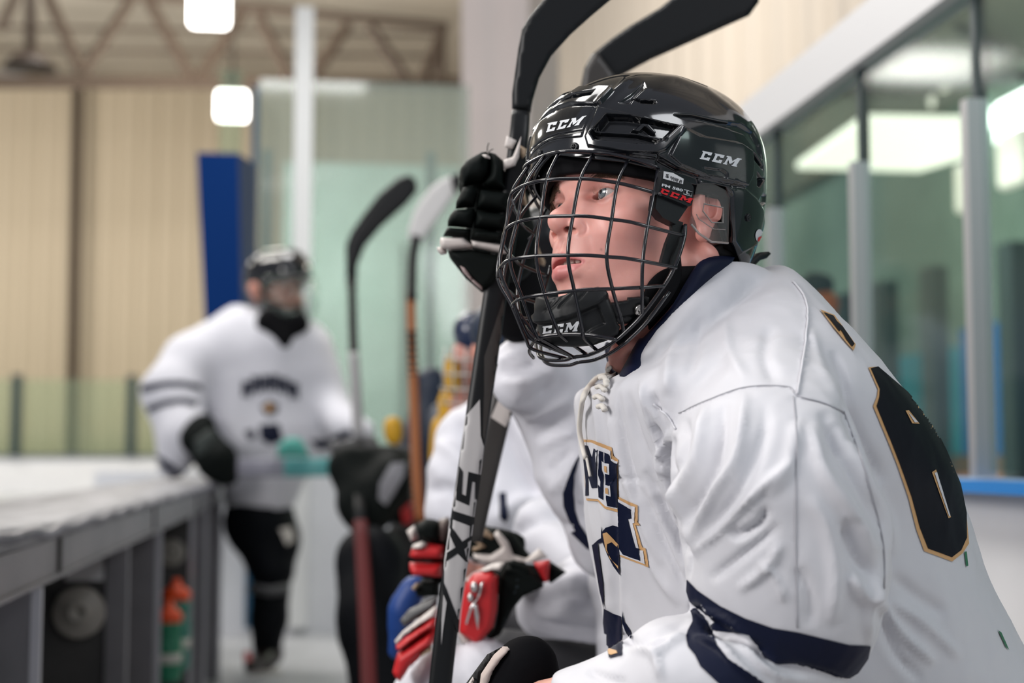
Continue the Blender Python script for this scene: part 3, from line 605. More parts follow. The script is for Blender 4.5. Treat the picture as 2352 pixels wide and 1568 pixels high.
# ---- face and neck, one skin
EYC = np.array([.0755, .031, .0105])
def face(p):
    q = p.copy(); q[..., 1] = np.abs(q[..., 1]); e = lambda *a, **k: ell(q, *a, **k)
    d = e((0, 0, .055), (.096, .074, .088))
    d = sm(d, e((.026, 0, .035), (.071, .064, .062)), .02)
    d = sm(d, e((.042, 0, -.030), (.058, .056, .075)), .02)
    d = sm(d, cap(q, (.012, .050, -.052), (.080, .018, -.094), .014, .013), .022)
    d = sm(d, sph(q, (.092, 0, -.092), .0175), .020)
    d = sm(d, e((.064, .045, -.012), (.022, .018, .018)), .018)
    d = sm(d, e((.078, 0, -.050), (.0325, .034, .032)), .014)
    d = sm(d, e((.074, 0, -.030), (.030, .030, .030)), .014)
    d = sm(d, cap(q, (.0880, .010, .027), (.076, .044, .026), .0110, .010), .012)
    d = sm(d, e((.0845, 0, .030), (.012, .014, .016)), .010)
    # eye socket, eyeball lids
    d = sub(d, e((.0975, .030, .0105), (.0125, .0165, .0095)), .008)
    lid = sph(q, EYC, .0140); d = sm(d, lid, .0035)
    # nose
    n = cap(q, (.0860, 0, .017), (.1095, 0, -.0100), .0060, .0086)
    n = sm(n, sph(q, (.1115, 0, -.0138), .0104), .006)
    n = sm(n, e((.0985, .0145, -.0180), (.0110, .0072, .0085)), .005)
    n = sm(n, cap(q, (.112, 0, -.019), (.103, 0, -.0245), .0042, .0046), .004)
    n = sm(n, e((.088, .012, -.006), (.012, .010, .018)), .008)
    d = sm(d, n, .0065)
    d = sub(d, cap(q, (.0935, .0255, .0185), (.0925, .0345, .0190), .0006), .0016)
    d = sub(d, cap(q, (.0925, .0345, .0190), (.0865, .0430, .0145), .0006), .0016)
    # philtrum, lips
    d = sub(d, cap(q, (.1115, 0, -.030), (.1125, 0, -.040), .0022), .003)
    up = sm(cap(q, (.1060, .0035, -.0448), (.1010, .013, -.0465), .0054, .0048), cap(q, (.1010, .013, -.0465), (.0920, .0250, -.0530), .0048, .0020), .003)
    lo = sm(cap(q, (.1072, 0, -.0600), (.1010, .013, -.0600), .0078, .0064), cap(q, (.1010, .013, -.0600), (.0920, .0250, -.0550), .0062, .0022), .003)
    d = sm(d, up, .0028); d = sm(d, lo, .0032)
    d = sub(d, cap(q, (.118, .004, -.0735), (.110, .016, -.0720), .0045), .006)
    q2 = q.copy(); q2[..., 2] = q[..., 2] + 4.5 * q[..., 1] ** 2
    d = sub(d, ell(q2, (.100, 0, -.0512), (.020, .0220, .0031)), .0012)
    d = sub(d, ell(q2, (.088, 0, -.0515), (.012, .018, .0080)), .001)
    # eye opening
    al = np.abs((q[..., 1] - .0305) / .0136); zc = .0098 + .0012 * (q[..., 1] - .0305) / .0136
    h = np.clip(1 - al ** 2.1, 0, 1); dz = q[..., 2] - zc; op = np.maximum(np.maximum(dz - .0036 * h, -dz - .0047 * h), np.maximum(al * .0136 - .0136, .070 - q[..., 0]))
    d = np.maximum(d, -np.maximum(op, sph(q, EYC, .0175)))
    # ears
    R = frame_to(np.array([-.25, 1, .1])); er = ell(q, (-.004, .0770, -.002), (.0175, .0315, .0065), R[:, [1, 0, 2]][:, [0, 1, 2]] if 0 else None) if 0 else \
        ell(q, (.003, .0735, .004), (.0135, .0075, .0260))
    rim = np.abs(ell(q, (.003, .0750, .007), (.0115, .02, .0215))) - .0035; rim = np.maximum(rim, np.abs(q[..., 1] - .0785) - .0042)
    er = sub(er, ell(q, (.005, .0830, .003), (.0075, .0075, .0140)), .003); er = sm(er, np.maximum(rim, -q[..., 2] - .010), .003)
    er = sm(er, sph(q, (.005, .0725, -.0235), .0065), .006); er = sm(er, sph(q, (.0115, .0735, -.004), .0040), .004)
    d = sm(d, er, .005)
    # neck
    d = sm(d, cap(q, (-.018, 0, -.03), (-.045, 0, -.235), .052, .056), .022)
    d = sm(d, cap(q, (-.012, .058, -.04), (.020, .018, -.215), .012, .013), .014)
    d = sm(d, sph(q, (.037, 0, -.130), .014), .022)
    return d
fV, fF = surfnet(face, (-.105, -.095, -.30), (.135, .095, .150), 0.0012)
fV = relax(fV, fF, 1, 0.4)
def gau(V, c, r, s=1.0): return s * np.exp(-(((V - np.asarray(c)) / np.asarray(r)) ** 2).sum(-1))
aV = fV.copy(); aV[:, 1] = np.abs(aV[:, 1])
base = np.array([0.82, 0.42, 0.36]); T = np.tile(base, (len(fV), 1))
def blend(w, c): global T; w = np.clip(w, 0, 1)[:, None]; T = T * (1 - w) + np.array(c) * w
blend(gau(aV, (.108, 0, -.012), (.018, .016, .014), .55), (0.74, 0.31, 0.27))
blend(gau(aV, (.075, .045, -.030), (.03, .022, .028), .55), (0.76, 0.35, 0.30))
blend(gau(aV, (.06, 0, .06), (.06, .09, .03), .5), (0.70, 0.41, 0.31))
blend(gau(aV, (-.005, .08, 0), (.025, .02, .04), .8), (0.72, 0.28, 0.23))
blend(gau(aV, (.02, .06, -.06), (.03, .03, .03), .5), (0.70, 0.32, 0.26))
blend(gau(aV, (.0, .0, -.16), (.08, .08, .05), .6), (0.66, 0.30, 0.23))
uz = np.where(aV[:, 1] < .0235, .0505 - .0030 * (1 - (aV[:, 1] / .0235) ** 2) + 0, .0505)
lipU = (-aV[:, 2] - (.0415 + .0095 * (aV[:, 1] / .0245) ** 1.6)); lipL = (.0680 - .0135 * (aV[:, 1] / .0245) ** 2) + aV[:, 2]
lipm = sstep(-.0005, .0012, lipU) * sstep(-.0005, .0014, lipL) * sstep(.0262, .0240, aV[:, 1]) * sstep(.085, .089, aV[:, 0])
blend(lipm * .9, (0.62, 0.20, 0.20))
blend(sstep(.096, .091, aV[:, 0]) * lipm * sstep(.022, .018, aV[:, 1]), (0.08, 0.012, 0.014))
ev = np.abs(np.sqrt(((aV[:, 1] - .0305) / .0150) ** 2 + ((aV[:, 2] - .0104) / .0070) ** 2) - 1)
blend(np.exp(-(ev / .20) ** 2) * .6 * (aV[:, 0] > .07), (0.34, 0.12, 0.10)); blend(gau(aV, (.09, .031, .0150), (.01, .013, .0012), .6), (0.20, 0.07, 0.05))
blend(gau(aV, (.092, .0185, .0085), (.008, .0022, .0025), .7), (0.55, 0.16, 0.13))
def mole(px, py, r, w=.6):
    h = fb.ray_cast(Vector(EYE), Vector(P(px, py, 1.) - EYE).normalized())[0]
    if h is not None: blend(gau(H2V(fV), np.array(h), (r, r, r), w), (0.30, 0.11, 0.08))
fVv = H2V(fV); Z5 = lambda *a: [(1220 + x / 5.6, 380 + y / 5.6) for x, y in a]
fVv = folds(fVv, fF, [(Z5((640, 690), (700, 750), (714, 820), (685, 880), (610, 893)), 3.2, -.0012), (Z5((400, 905), (350, 990), (320, 1070)), 3, .0006), (Z5((430, 940), (390, 1020), (370, 1080)), 3, -.0005),
  (Z5((795, 400), (850, 305), (930, 284), (1040, 312), (1110, 360)), 1.8, -.0008), (Z5((790, 445), (900, 490), (1010, 475)), 3.5, -.0004), (Z5((720, 900), (760, 1050), (790, 1180)), 9, -.0006), (Z5((740, 1230), (765, 1290), (760, 1360)), 8, -.0004)])
M_ = V2H(fVv); L_ = M_[:, 1].copy(); M_[:, 1] = np.abs(L_); N_ = vnorm(fVv, fF) @ HR.T; N_[:, 1] *= np.where(L_ < 0, -1, 1); MV = H2V(M_); Qn = proj(MV); fc_ = sstep(-.25, .05, facing(MV, N_ @ HR)) * (M_[:, 0] > .09)
u_ = (Qn - [1310, 529]) @ np.array([[.985, -.17], [.17, .985]]); nz = sstep(1.25, .55, np.sqrt((u_[:, 0] / 15.5) ** 2 + (u_[:, 1] / 7.0) ** 2)) * fc_
dv = MV - EYE; dv /= np.linalg.norm(dv, axis=1)[:, None]; dl = (dv @ HR.T) * nz[:, None] * .0075; dl[:, 2] += nz * .003; dl[:, 1] *= np.where(L_ < 0, -1, 1); M_[:, 1] = L_; fVv = H2V(M_ + dl)
fV = V2H(fVv); fb = bvh_of(fVv, fF)
mole(1381, 573, .0012); mole(1459, 411, .0012, .5)
blend(sstep(.35, .95, nz) * .85, (0.14, 0.035, 0.028))  # shade inside the nostrils put into the skin tint
skin = mesh_obj('body', fVv, clean(fF), SKIN, hero, tint=T)
# ---- eyes
EYEM = mat('eye', (0.75, 0.72, 0.70), 0.08, vcol=True, coat=0.6)
for s in (1, -1):
    gaze = np.array([1, -.02 if s > 0 else -.02, .06]); gaze = gaze / np.linalg.norm(gaze); R = frame_to(gaze)
    a = np.r_[np.linspace(0, .55, 40), np.linspace(.58, math.pi, 24)]
    prof = np.stack([np.sin(a), np.cos(a)], 1) * .01285
    V, F = lathe(prof[::-1], 48); rr = np.hypot(V[:, 0], V[:, 1]); frt = V[:, 2] > 0
    V[:, 2] += np.where(frt, np.clip(1 - (rr / .0062) ** 2, 0, 1) * .0006, 0)
    col = np.tile([0.50, 0.44, 0.42], (len(V), 1)); an = np.arctan2(V[:, 1], V[:, 0]); ir = frt & (rr < .0061)
    st = .5 + .5 * np.sin(an * 23) * np.sin(an * 9 + 1)
    col[ir] = (np.array([0.13, 0.155, 0.165]) * (0.75 + .5 * st[ir])[:, None]); col[frt & (rr < .0061) & (rr > .0054)] = (0.07, 0.08, 0.09); col[frt & (rr < .0021)] = (.004, .004, .004)
    c = EYC * [1, s, 1]
    mesh_obj('eye', H2V(V @ R.T + c), F, EYEM, hero, tint=col)
# ---- brows and lashes
HAIR = mat('brow_hair', (0.13, 0.075, 0.045), 0.6)
r_ = np.random.RandomState(3); fl = BVHTree.FromPolygons([tuple(v) for v in fV.tolist()], clean(fF))
for s in (1, -1):
    mb = MB()
    for i in range(420):
        t = r_.rand(); w = r_.randn() * .30; L = (.015 if s > 0 else .007) + .036 * t; U = .0185 + .0060 * math.sin(t * 2.2) - .003 * max(0, t - .6) / .4 + w * .0052 * (1 - .55 * t)
        h = fl.ray_cast(Vector((.2, L * s, U)), Vector((-1, 0, 0)))
        if h[0] is None: continue
        c = np.array(h[0]); n = np.array(h[1]); ln = .0060 + .003 * r_.rand(); dr = np.array([-.2, s * (.35 + t * .75), .75 - t * 1.0 + .15 * r_.randn()]); dr /= np.linalg.norm(dr)
        p = np.array([c - n * .0002, c + dr * ln * .5 + n * .0007, c + dr * ln + n * .0004]); V, F = tube(p, [.00016, .00014, .00004], 4); mb.add(H2V(V), F)
    mb.build('eyebrow', HAIR, hero)
    mb = MB()
    for up in (1, -1):
        for i in range(38 if up > 0 else 22):
            u = -0.95 + 1.9 * i / (37 if up > 0 else 21); L = .0305 + .0136 * u; U = .0098 + .0012 * u + (.0036 if up > 0 else -.0047) * max(0, 1 - abs(u) ** 2.1)
            c = EYC * [1, s, 1] + 0; F0 = EYC[0] + math.sqrt(max(.0142 ** 2 - (L - .031) ** 2 - (U - EYC[1] * 0 - .0105) ** 2, 0))
            c = np.array([F0, L * s, U]); ln = (.0042 if up > 0 else .0022) * (.8 + .4 * r_.rand()); out = np.array([1, s * (u * .7 + .2), .25 * up]); out /= np.linalg.norm(out)
            p = np.array([c, c + out * ln * .55, c + out * ln + np.array([0, 0, up * ln * .45])]); V, F = tube(p, [.00010, .00008, .00003], 4); mb.add(H2V(V), F)
    mb.build('eyelashes', HAIR, hero)
# ---- teeth
TOOTH = mat('teeth', (0.72, 0.66, 0.58), 0.25)
mb = MB()
for i in range(-4, 5):
    if i == 0: continue
    a = (abs(i) - .5) * (1 if i > 0 else -1) * .0078; L = a; F_ = .0985 - 11 * a * a
    mb.add(*rbox(H2V((F_ + .001, L, -.0475 - 4.5 * L * L)), (.0044, .0075, .0085), .0022, HR.T))
mb.build('teeth', TOOTH, hero)
# ---- hair tuft at the temples seen past the helmet
for side in (-1, 1):
    mb = MB()
    for i in range(150):
        if side < 0: c = np.array([.055 + .022 * r_.rand(), side * (.060 + .008 * r_.rand()), .030 + .02 * r_.rand()]); ln = .018 + .010 * r_.rand()
        else: c = np.array([.02 - .02 * r_.rand(), .072, .020 + .02 * r_.rand()]); ln = .013 + .007 * r_.rand()
        h = fl.find_nearest(Vector(c)); c = np.array(h[0]); n = np.array(h[1])
        p = np.array([c, c + n * .003 + np.array([.004, 0, -ln * .5]), c + n * .002 + np.array([.010 * r_.rand(), 0, -ln])]); V, F = tube(p, [.0003, .00026, .0001], 4); mb.add(H2V(V), F)
    mb.build('hair', HAIR, hero)
# ================================================================== helmet
def lerp_tab(x, tab): tab = np.array(tab, float); return np.interp(x, tab[:, 0], tab[:, 1])
def helm_dir(A, B, d=0.0, pw=2.3):
    x = np.cos(B) * np.cos(A); y = np.cos(B) * np.sin(A); z = np.sin(B); n = (np.abs(x) ** pw + np.abs(y) ** pw + np.abs(z) ** pw) ** (-1 / pw)
    return np.stack([np.where(x > 0, .1203 + d, .1071 + d) * x * n + .0008, (.0934 + d) * y * n, np.where(z > 0, .0892 + d, .14) * z * n + .0515], -1)
gA, gB = np.meshgrid(np.linspace(-math.pi, math.pi, 181), np.linspace(-1.45, math.pi / 2, 120)); gV = H2V(helm_dir(gA, gB)).reshape(-1, 3)
gF = [(j * 181 + i, j * 181 + i + 1, (j + 1) * 181 + i + 1, (j + 1) * 181 + i) for j in range(119) for i in range(180)]
gT = bvh_of(gV, gF)
def AB_of(pts, d=0.0):                                  # photo points on the helmet -> its own angles
    out = []
    for px, py in pts:
        h = gT.ray_cast(Vector(EYE), Vector(P(px, py, 1.) - EYE).normalized())
        if h[0] is None: continue
        l = V2H(np.array(h[0])) - [.0008, 0, .0515]; rf = .1203 if l[0] > 0 else .1071
        if l[1] < -.002: continue
        x, y, z = l[0] / rf, l[1] / .0934, l[2] / (.0892 if l[2] > 0 else .14)
        out.append((math.atan2(abs(y), x), math.atan2(z, math.hypot(x, y))))
    return np.array(sorted(out))
def helm_shell(edge, d, na, nb, feats=None, th=.0035, back=None):
    E = AB_of(edge); ea = np.r_[0, E[:, 0], math.pi]; eb = np.r_[E[0, 1], E[:, 1], E[-1, 1] if back is None else back]
    A = np.linspace(-math.pi, math.pi, na, endpoint=False); bc = np.interp(np.abs(A), ea, eb)
    s = np.linspace(0, 1, nb)[:, None]; B = bc + (math.pi / 2 - .004 - bc) * s; AA = np.tile(A, (nb, 1))
    L = helm_dir(AA, B, d).reshape(-1, 3); V = H2V(L)
    F = np.array([(j * na + i, j * na + (i + 1) % na, (j + 1) * na + (i + 1) % na, (j + 1) * na + i) for j in range(nb - 1) for i in range(na)])
    N = vnorm(V, F)
    if (N * (V - H2V((0, 0, .05)))).sum() < 0: N = -N; F = F[:, ::-1]
    if feats is not None:
        M = L.copy(); M[:, 1] = np.abs(M[:, 1]); MV = H2V(M); Nl = N @ HR.T; Nl[:, 1] = np.where(L[:, 1] < 0, -Nl[:, 1], Nl[:, 1]); fc = sstep(-.02, .12, facing(MV, Nl @ HR))
        D = feats(proj(MV), MV) * fc; V = V + N * D[:, None]
    top = len(V); inner = V - N * th
    Vt = np.vstack([V, inner]); Fi = F[:, ::-1] + top; k = np.arange(na)
    rim = [(i, i + top, (i + 1) % na + top, (i + 1) % na) for i in k] if (F[0] == [0, 1, na + 1, na]).all() else [((i + 1) % na, (i + 1) % na + top, i + top, i) for i in k]
    rimt = [tuple((nb - 1) * na + k), tuple(((nb - 1) * na + k)[::-1] + top)]
    return Vt, [tuple(f) for f in F] + [tuple(f) for f in Fi] + rim + rimt
def stp(Q, poly, w): return sstep(w, -w, sdpoly(Q, poly))
HF = dict(
 band=Z1((438, 560), (470, 525), (590, 445), (700, 412), (905, 420), (1100, 470), (1520, 560), (1700, 640), (1950, 685), (2035, 745), (2050, 900), (2000, 1010), (1850, 985), (1640, 930), (1480, 880), (1330, 800), (1100, 770), (700, 745), (430, 760)),
 plate=Z1((462, 560), (600, 462), (720, 425), (872, 418), (800, 590), (785, 640), (620, 655), (480, 690)),
 frame=Z1((905, 430), (1030, 455), (1520, 558), (1530, 590), (1390, 740), (1330, 765), (1090, 752), (835, 712), (815, 640)),
 vent=Z1((962, 488), (1100, 490), (1300, 520), (1490, 555), (1400, 640), (1305, 698), (1100, 690), (880, 662), (852, 618)),
 slat=Z1((868, 592), (1180, 600), (1395, 650), (1385, 672), (1180, 625), (868, 608)),
 post=Z1((1140, 605), (1220, 535), (1275, 540), (1330, 600), (1320, 622), (1245, 560), (1190, 612)),
 tvent=Z1((640, 372), (710, 335), (880, 302), (848, 340), (700, 368), (650, 388)),
 crest=Z1((575, 440), (650, 345), (760, 275), (880, 262), (995, 268), (1010, 300), (925, 392), (905, 405), (700, 400), (600, 430)),
 slot=Z1((1140, 342), (1165, 338), (1215, 352), (1330, 362), (1335, 375), (1320, 386), (1215, 380)),
 dent=Z1((1050, 378), (1140, 322), (1235, 228), (1250, 262), (1160, 345), (1140, 380)),
 groove=Z1((1470, 468), (1600, 470), (1800, 515), (1960, 538), (2060, 600), (2110, 690), (2125, 800), (2060, 700), (1990, 610), (1850, 560), (1700, 525), (1560, 505)),
 sidep=Z1((1520, 575), (1640, 640), (1790, 662), (1945, 688), (2028, 745), (2040, 850), (2030, 940), (2000, 1004), (1850, 965), (1690, 930), (1500, 850), (1420, 780)),
 siden=Z1((1660, 872), (1800, 890), (1835, 915), (1838, 948), (1700, 925)),
 bvent=Z1((2040, 735), (2075, 760), (2130, 850), (2132, 880), (2090, 830), (2050, 780)),
 bv2=Z1((2090, 900), (2120, 940), (2145, 950), (2110, 1010), (2092, 1000)),
 bv3=Z1((2135, 1062), (2172, 1085), (2160, 1125), (2130, 1146), (2100, 1120)),
 earp=Z1((1660, 975), (1850, 1010), (1898, 1070), (1905, 1420), (1960, 1510), (2080, 1440), (2140, 1300), (2130, 1180), (2080, 1100), (1990, 1020)),
 temple=Z1((1330, 780), (1480, 870), (1640, 930), (1660, 985), (1640, 1010), (1540, 980), (1330, 890)),
)
def hfeat(Q, V):
    g = lambda k, w: stp(Q, HF[k], w)
    D = .0032 * g('band', 3.5) + .0012 * g('plate', 1.6) + .0030 * g('frame', 2.5)
    D += -.0125 * g('vent', 1.8) + .0075 * g('slat', 1.2) + .008 * g('post', 1.6)
    D += .0040 * g('crest', 3.0) - .0085 * g('tvent', 1.2) - .0060 * g('slot', 1.0) - .0022 * g('dent', 3.5)
    D += -.0038 * g('groove', 3.0) + .0018 * g('sidep', 2.0) - .0022 * g('siden', 1.5) - .006 * g('bvent', 1.8) - .006 * g('bv2', 1.5) - .004 * g('bv3', 1.2)
    D += .0022 * g('earp', 3) - .003 * g('temple', 4)
    d, t = seg_dist(Q, Z1((905, 405), (1010, 300), (1110, 215), (1250, 165))); D += .0022 * np.exp(-(d / 7) ** 2) * sstep(1, .6, t)
    d, t = seg_dist(Q, Z1((1250, 165), (1480, 190), (1700, 280), (1860, 400), (2010, 530))); D += .0016 * np.exp(-(d / 8) ** 2) * sstep(0, .3, t)
    d, t = seg_dist(Q, Z1((485, 672), (620, 625), (790, 600))); D += -.0015 * np.exp(-(d / 1.6) ** 2)
    return D
edge = Z1((432, 775), (560, 768), (740, 790), (900, 805), (1130, 830), (1330, 880), (1500, 960), (1640, 990), (1760, 982), (1850, 1012), (1885, 1080), (1893, 1250), (1900, 1430), (1950, 1530), (2040, 1585), (2075, 1600))
hV, hF = helm_shell(edge, 0.0, 1000, 340, hfeat, back=-.95)
helmet = mesh_obj('helmet', hV, hF, SHELL, hero); nsh = 1000 * 340
helmet['label'] = 'glossy black hockey helmet'
hb = BVHTree.FromPolygons([tuple(v) for v in hV[:nsh].tolist()], [f for f in hF if max(f) < nsh and len(f) == 4])
ledge = Z1((470, 850), (560, 905), (700, 890), (870, 882), (1100, 903), (1330, 940), (1500, 1010), (1640, 1040), (1760, 1060), (1850, 1090), (1880, 1300), (1930, 1480), (2040, 1560), (2070, 1580))
lV, lF = helm_shell(ledge, -.007, 240, 90, th=.008, back=-.95)
mesh_obj('liner', lV, lF, FOAM, helmet)
def wordmark(words, bv, m, parent, name='logo', off=.0005, step=3):
    mb = MB()
    for pl in words:
        V, F = decal([pl], bv, off, step, maxd=.01)
        if len(F): mb.add(V, F)
    return mb.build(name, m, parent) if mb.n else None
wordmark(word_polys('CCM', Z1((512, 535), (800, 478), (758, 545), (508, 602))), hb, LOGO, helmet)
wordmark(word_polys('CCM', Z1((1668, 738), (1960, 798), (1938, 862), (1655, 800))), hb, LOGO, helmet)
# screws, rear strap and clip, sticker
def screw(px, py, r, bv=None, m=MATTE, name='screw', ht=.002):
    h = (bv or hb).ray_cast(Vector(EYE), Vector(P(px, py, 1.) - EYE).normalized())
    if h[0] is None: return
    n = np.array(h[1]); n = n if n @ (EYE - np.array(h[0])) > 0 else -n; c = np.array(h[0]); R = frame_to(n); mb = MB()
    mb.add(*lathe([(r, -.002), (r, ht * .6), (r * .85, ht), (r * .45, ht * .95), (r * .4, ht * .5), (.0001, ht * .5)], 18, c, R))
    mb.add(*box(c + n * ht * .75, (r * 1.1, r * .22, ht * .5), R)); mb.add(*box(c + n * ht * .75, (r * .22, r * 1.1, ht * .5), R))
    return mb.build(name, m, helmet)
screw(*Z1((718, 712))[0], .0042); screw(*Z1((460, 760))[0], .0036); screw(*Z1((2018, 1240))[0], .0036)
bump_ = hits(np.array(Z1((940, 712), (1050, 714), (1130, 714), (620, 655), (625, 690))), hb)
V, F = decal([[(1743 + 9 * math.cos(a), 541 + 15 * math.sin(a)) for a in np.linspace(0, 2 * math.pi, 24, endpoint=False)]], hb, .0006, 3)
if len(F): mesh_obj('sticker', V, F, mat('sticker_white', (.6, .6, .62), .4), helmet)
V, F = decal([[(1739, 545), (1747, 541), (1751, 546), (1744, 556), (1738, 553)]], hb, .0012, 3)
if len(F): mesh_obj('sticker', V, F, mat('sticker_red', (.55, .03, .03), .4), helmet)
sb = MB(); sb.add(*tube(np.array([onL(*Z1((1700, 1540))[0], .050), onL(*Z1((1880, 1500))[0], .060), onL(*Z1((1960, 1470))[0], .064)]), .009, 8, flat=.25, up=HR[1]))
sb.build('strap', RUBBER, helmet)
sb = MB(); sb.add(*plate([Z1((1925, 1445), (1960, 1440), (2000, 1500), (1995, 1560), (1930, 1590), (1850, 1600), (1880, 1540))], .060, .004)); sb.build('strap', RUBBER, helmet)
sb = MB(); sb.add(*plate([Z1((1980, 1600), (2010, 1590), (2110, 1500), (2175, 1495), (2192, 1510), (2160, 1545), (2110, 1560), (2060, 1610), (1990, 1620))], .030, .012)); sb.build('buckle', MATTE, helmet)
# ---- side clip with its label
lab = Z1((1385, 885), (1440, 897), (1530, 940), (1595, 985), (1612, 1012), (1608, 1100), (1598, 1148), (1575, 1156), (1345, 1062), (1352, 1020), (1372, 940))
clip = MB(); clip.add(*plate([lab], .0975, .006)); clip.add(*plate([Z1((1340, 1060), (1575, 1150), (1540, 1200), (1480, 1290), (1380, 1240), (1325, 1170))], .094, .010))
clipo = clip.build('side_clip', MATTE, helmet, smooth=False)
LP = BVHTree.FromPolygons([tuple(onL(x, y, .0977)) for x, y in ((1400, 300), (1700, 300), (1700, 600), (1400, 600))], [(0, 1, 2, 3)])
V, F = decal([Z1((1385, 893), (1455, 905), (1535, 950), (1530, 990), (1380, 948))], LP, .0003, 10); mesh_obj('label', V, F, mat('label_white', (.62, .62, .63), .35), helmet, smooth=False)
def flat_text(txt, quad, m, off=.0006, bold=0.0, surf=LP, par=None):
    Q, F = font_polys(txt, quad, bold); V, F = drape(Q, F, surf, off)
    if len(F): return mesh_obj('lettering', V, F, m, par or helmet, smooth=False)
flat_text('2008 B', Z1((1432, 928), (1524, 962), (1521, 974), (1430, 942)), INK, .0007, .02); flat_text('TYPE B1', Z1((1438, 946), (1520, 972), (1516, 986), (1436, 960)), INK, .0007, .02)
flat_text('S', Z1((1400, 912), (1424, 918), (1421, 946), (1397, 938)), INK, .0007, .03)
flat_text('FM 580', Z1((1372, 985), (1530, 1028), (1524, 1048), (1368, 1006)), LOGO, .0006, .03); flat_text('L', Z1((1555, 1040), (1580, 1048), (1577, 1068), (1552, 1060)), LOGO, .0006, .03)
mb = MB(); fr = np.array([onL(*p, .0981) for p in Z1((1540, 1030), (1600, 1047), (1594, 1080), (1534, 1062))]); mb.add(*tube(fr, .0004, 4, closed=True)); mb.build('lettering', LOGO, helmet)
wordmark(word_polys('CCM', Z1((1362, 1018), (1602, 1098), (1590, 1136), (1352, 1055))), LP, LOGOR, helmet, off=.0006)
# straps below the clip
CLO = lambda *a: list(a)
st = MB(); st.add(*plate([Z2((1335, 515), (1415, 545), (1405, 640), (1372, 700), (1335, 848), (1262, 826), (1300, 690), (1340, 590))], .086, .004)); st.add(*plate([Z2((1380, 700), (1420, 560), (1432, 562), (1420, 660), (1375, 850), (1330, 862), (1340, 790))], .089, .003))
st.build('strap', RUBBER, helmet, smooth=False)
gp = MB(); gp.add(*plate([Z1((1650, 985), (1745, 978), (1855, 1035), (1882, 1090), (1872, 1432), (1745, 1424), (1650, 1360), (1592, 1290), (1596, 1230), (1620, 1120)), Z1((1690, 1137), (1832, 1166), (1832, 1280), (1748, 1276), (1680, 1190))], .0925, .0022))
ear = gp.build('ear_guard', CLEAR, helmet, smooth=False); ear['label'] = 'clear plastic ear guard'
mb = MB()
for lp in (Z1((1690, 1137), (1832, 1166), (1832, 1280), (1748, 1276), (1680, 1190)), ): mb.add(*tube(np.array([onL(*p, .0928) for p in lp]), .0007, 5, closed=True))
mb.add(*tube(np.array([onL(*p, .0930) for p in Z1((1870, 1430), (1745, 1422), (1650, 1358), (1594, 1290))]), .0011, 6))
mb.add(*tube(np.array([onL(*p, .0928) for p in Z1((1632, 1215), (1650, 1250), (1760, 1325), (1850, 1330))]), .0005, 4)); mb.build('ear_guard_edge', mat('clear_edge', (.6, .58, .56), .2, trans=.6), helmet)
# ---- wire cage
Ls = {1: .097, 2: .083, 3: .061, 4: .033, 5: 0.0}
VW = {1: Z2((1240, 170), (1215, 335), (1168, 570), (1135, 810), (1130, 1050), (1132, 1190)),
      2: Z2((1040, 100), (962, 272), (920, 523), (885, 782), (925, 1005), (982, 1200), (1005, 1312)),
      3: Z2((797, 60), (705, 242), (652, 500), (617, 772), (660, 1015), (712, 1265), (728, 1345), (828, 1440)),
      4: Z2((555, 58), (470, 250), (428, 505), (397, 780), (455, 1040), (535, 1265), (580, 1340), (755, 1465)),
      5: Z2((455, 78), (322, 285), (265, 545), (215, 805), (300, 1068), (395, 1318), (450, 1362), (655, 1478))}
Lr = {1: [.084, .091, .094, .094, .088, .078], 2: [.068, .075, .078, .078, .070, .062, .054], 3: [.046, .052, .054, .054, .047, .042, .038, .024], 4: [.023, .0275, .027, .028, .024, .022, .018, .009], 5: [0] * 8}
cage = MB(); W = .00165
nodes = {k: np.array([V2H(onL(p[0], p[1], l)) for p, l in zip(VW[k], Lr[k])]) for k in VW}
for k, nd in nodes.items():
    pl = catmull(nd, 6)
    for s in ((1, -1) if k != 5 else (1,)): cage.add(*(lambda VF: (H2V(VF[0] * [1, s, 1]), VF[1]))(tube(pl, W, 8)))
HW = [  # horizontals: near ends then crossings 1..5
 [(Z2((1260, 350)), .099), (Z2((1215, 338)), .091), (Z2((1080, 300)), .084), (Z2((962, 272)), .075), (Z2((830, 252)), .064), (Z2((705, 243)), .052), (Z2((470, 250)), .0275), (Z2((322, 285)), 0)],
 [(Z2((1425, 637)), .101), (Z2((1168, 572)), .094), (Z2((1040, 540)), .087), (Z2((918, 524)), .078), (Z2((780, 505)), .067), (Z2((650, 500)), .054), (Z2((428, 508)), .027), (Z2((265, 545)), 0)],
 [(Z2((1370, 858)), .100), (Z2((1133, 812)), .094), (Z2((1010, 792)), .087), (Z2((885, 782)), .078), (Z2((750, 772)), .067), (Z2((617, 772)), .054), (Z2((397, 778)), .028), (Z2((215, 805)), 0)],
 [(Z2((1285, 985)), .092), (Z2((1130, 995)), .088), (Z2((1020, 1000)), .080), (Z2((922, 1004)), .070), (Z2((790, 1008)), .059), (Z2((660, 1018)), .047), (Z2((455, 1042)), .024), (Z2((300, 1070)), 0)],
 [(Z2((955, 1357)), .062), (Z2((840, 1335)), .053), (Z2((728, 1320)), .040), (Z2((570, 1320)), .020), (Z2((420, 1340)), 0)]]
for hw in HW:
    nd = np.array([V2H(onL(p[0][0], p[0][1], l)) for p, l in hw]); full = np.vstack([nd, nd[:-1][::-1] * [1, -1, 1]])
    cage.add(*(lambda VF: (H2V(VF[0]), VF[1]))(tube(catmull(full, 5), W, 8)))
rimn = np.array([V2H(onL(p[0], p[1], l)) for p, l in zip(Z2((1250, 165), (1225, 345)), (.0885, .096))])
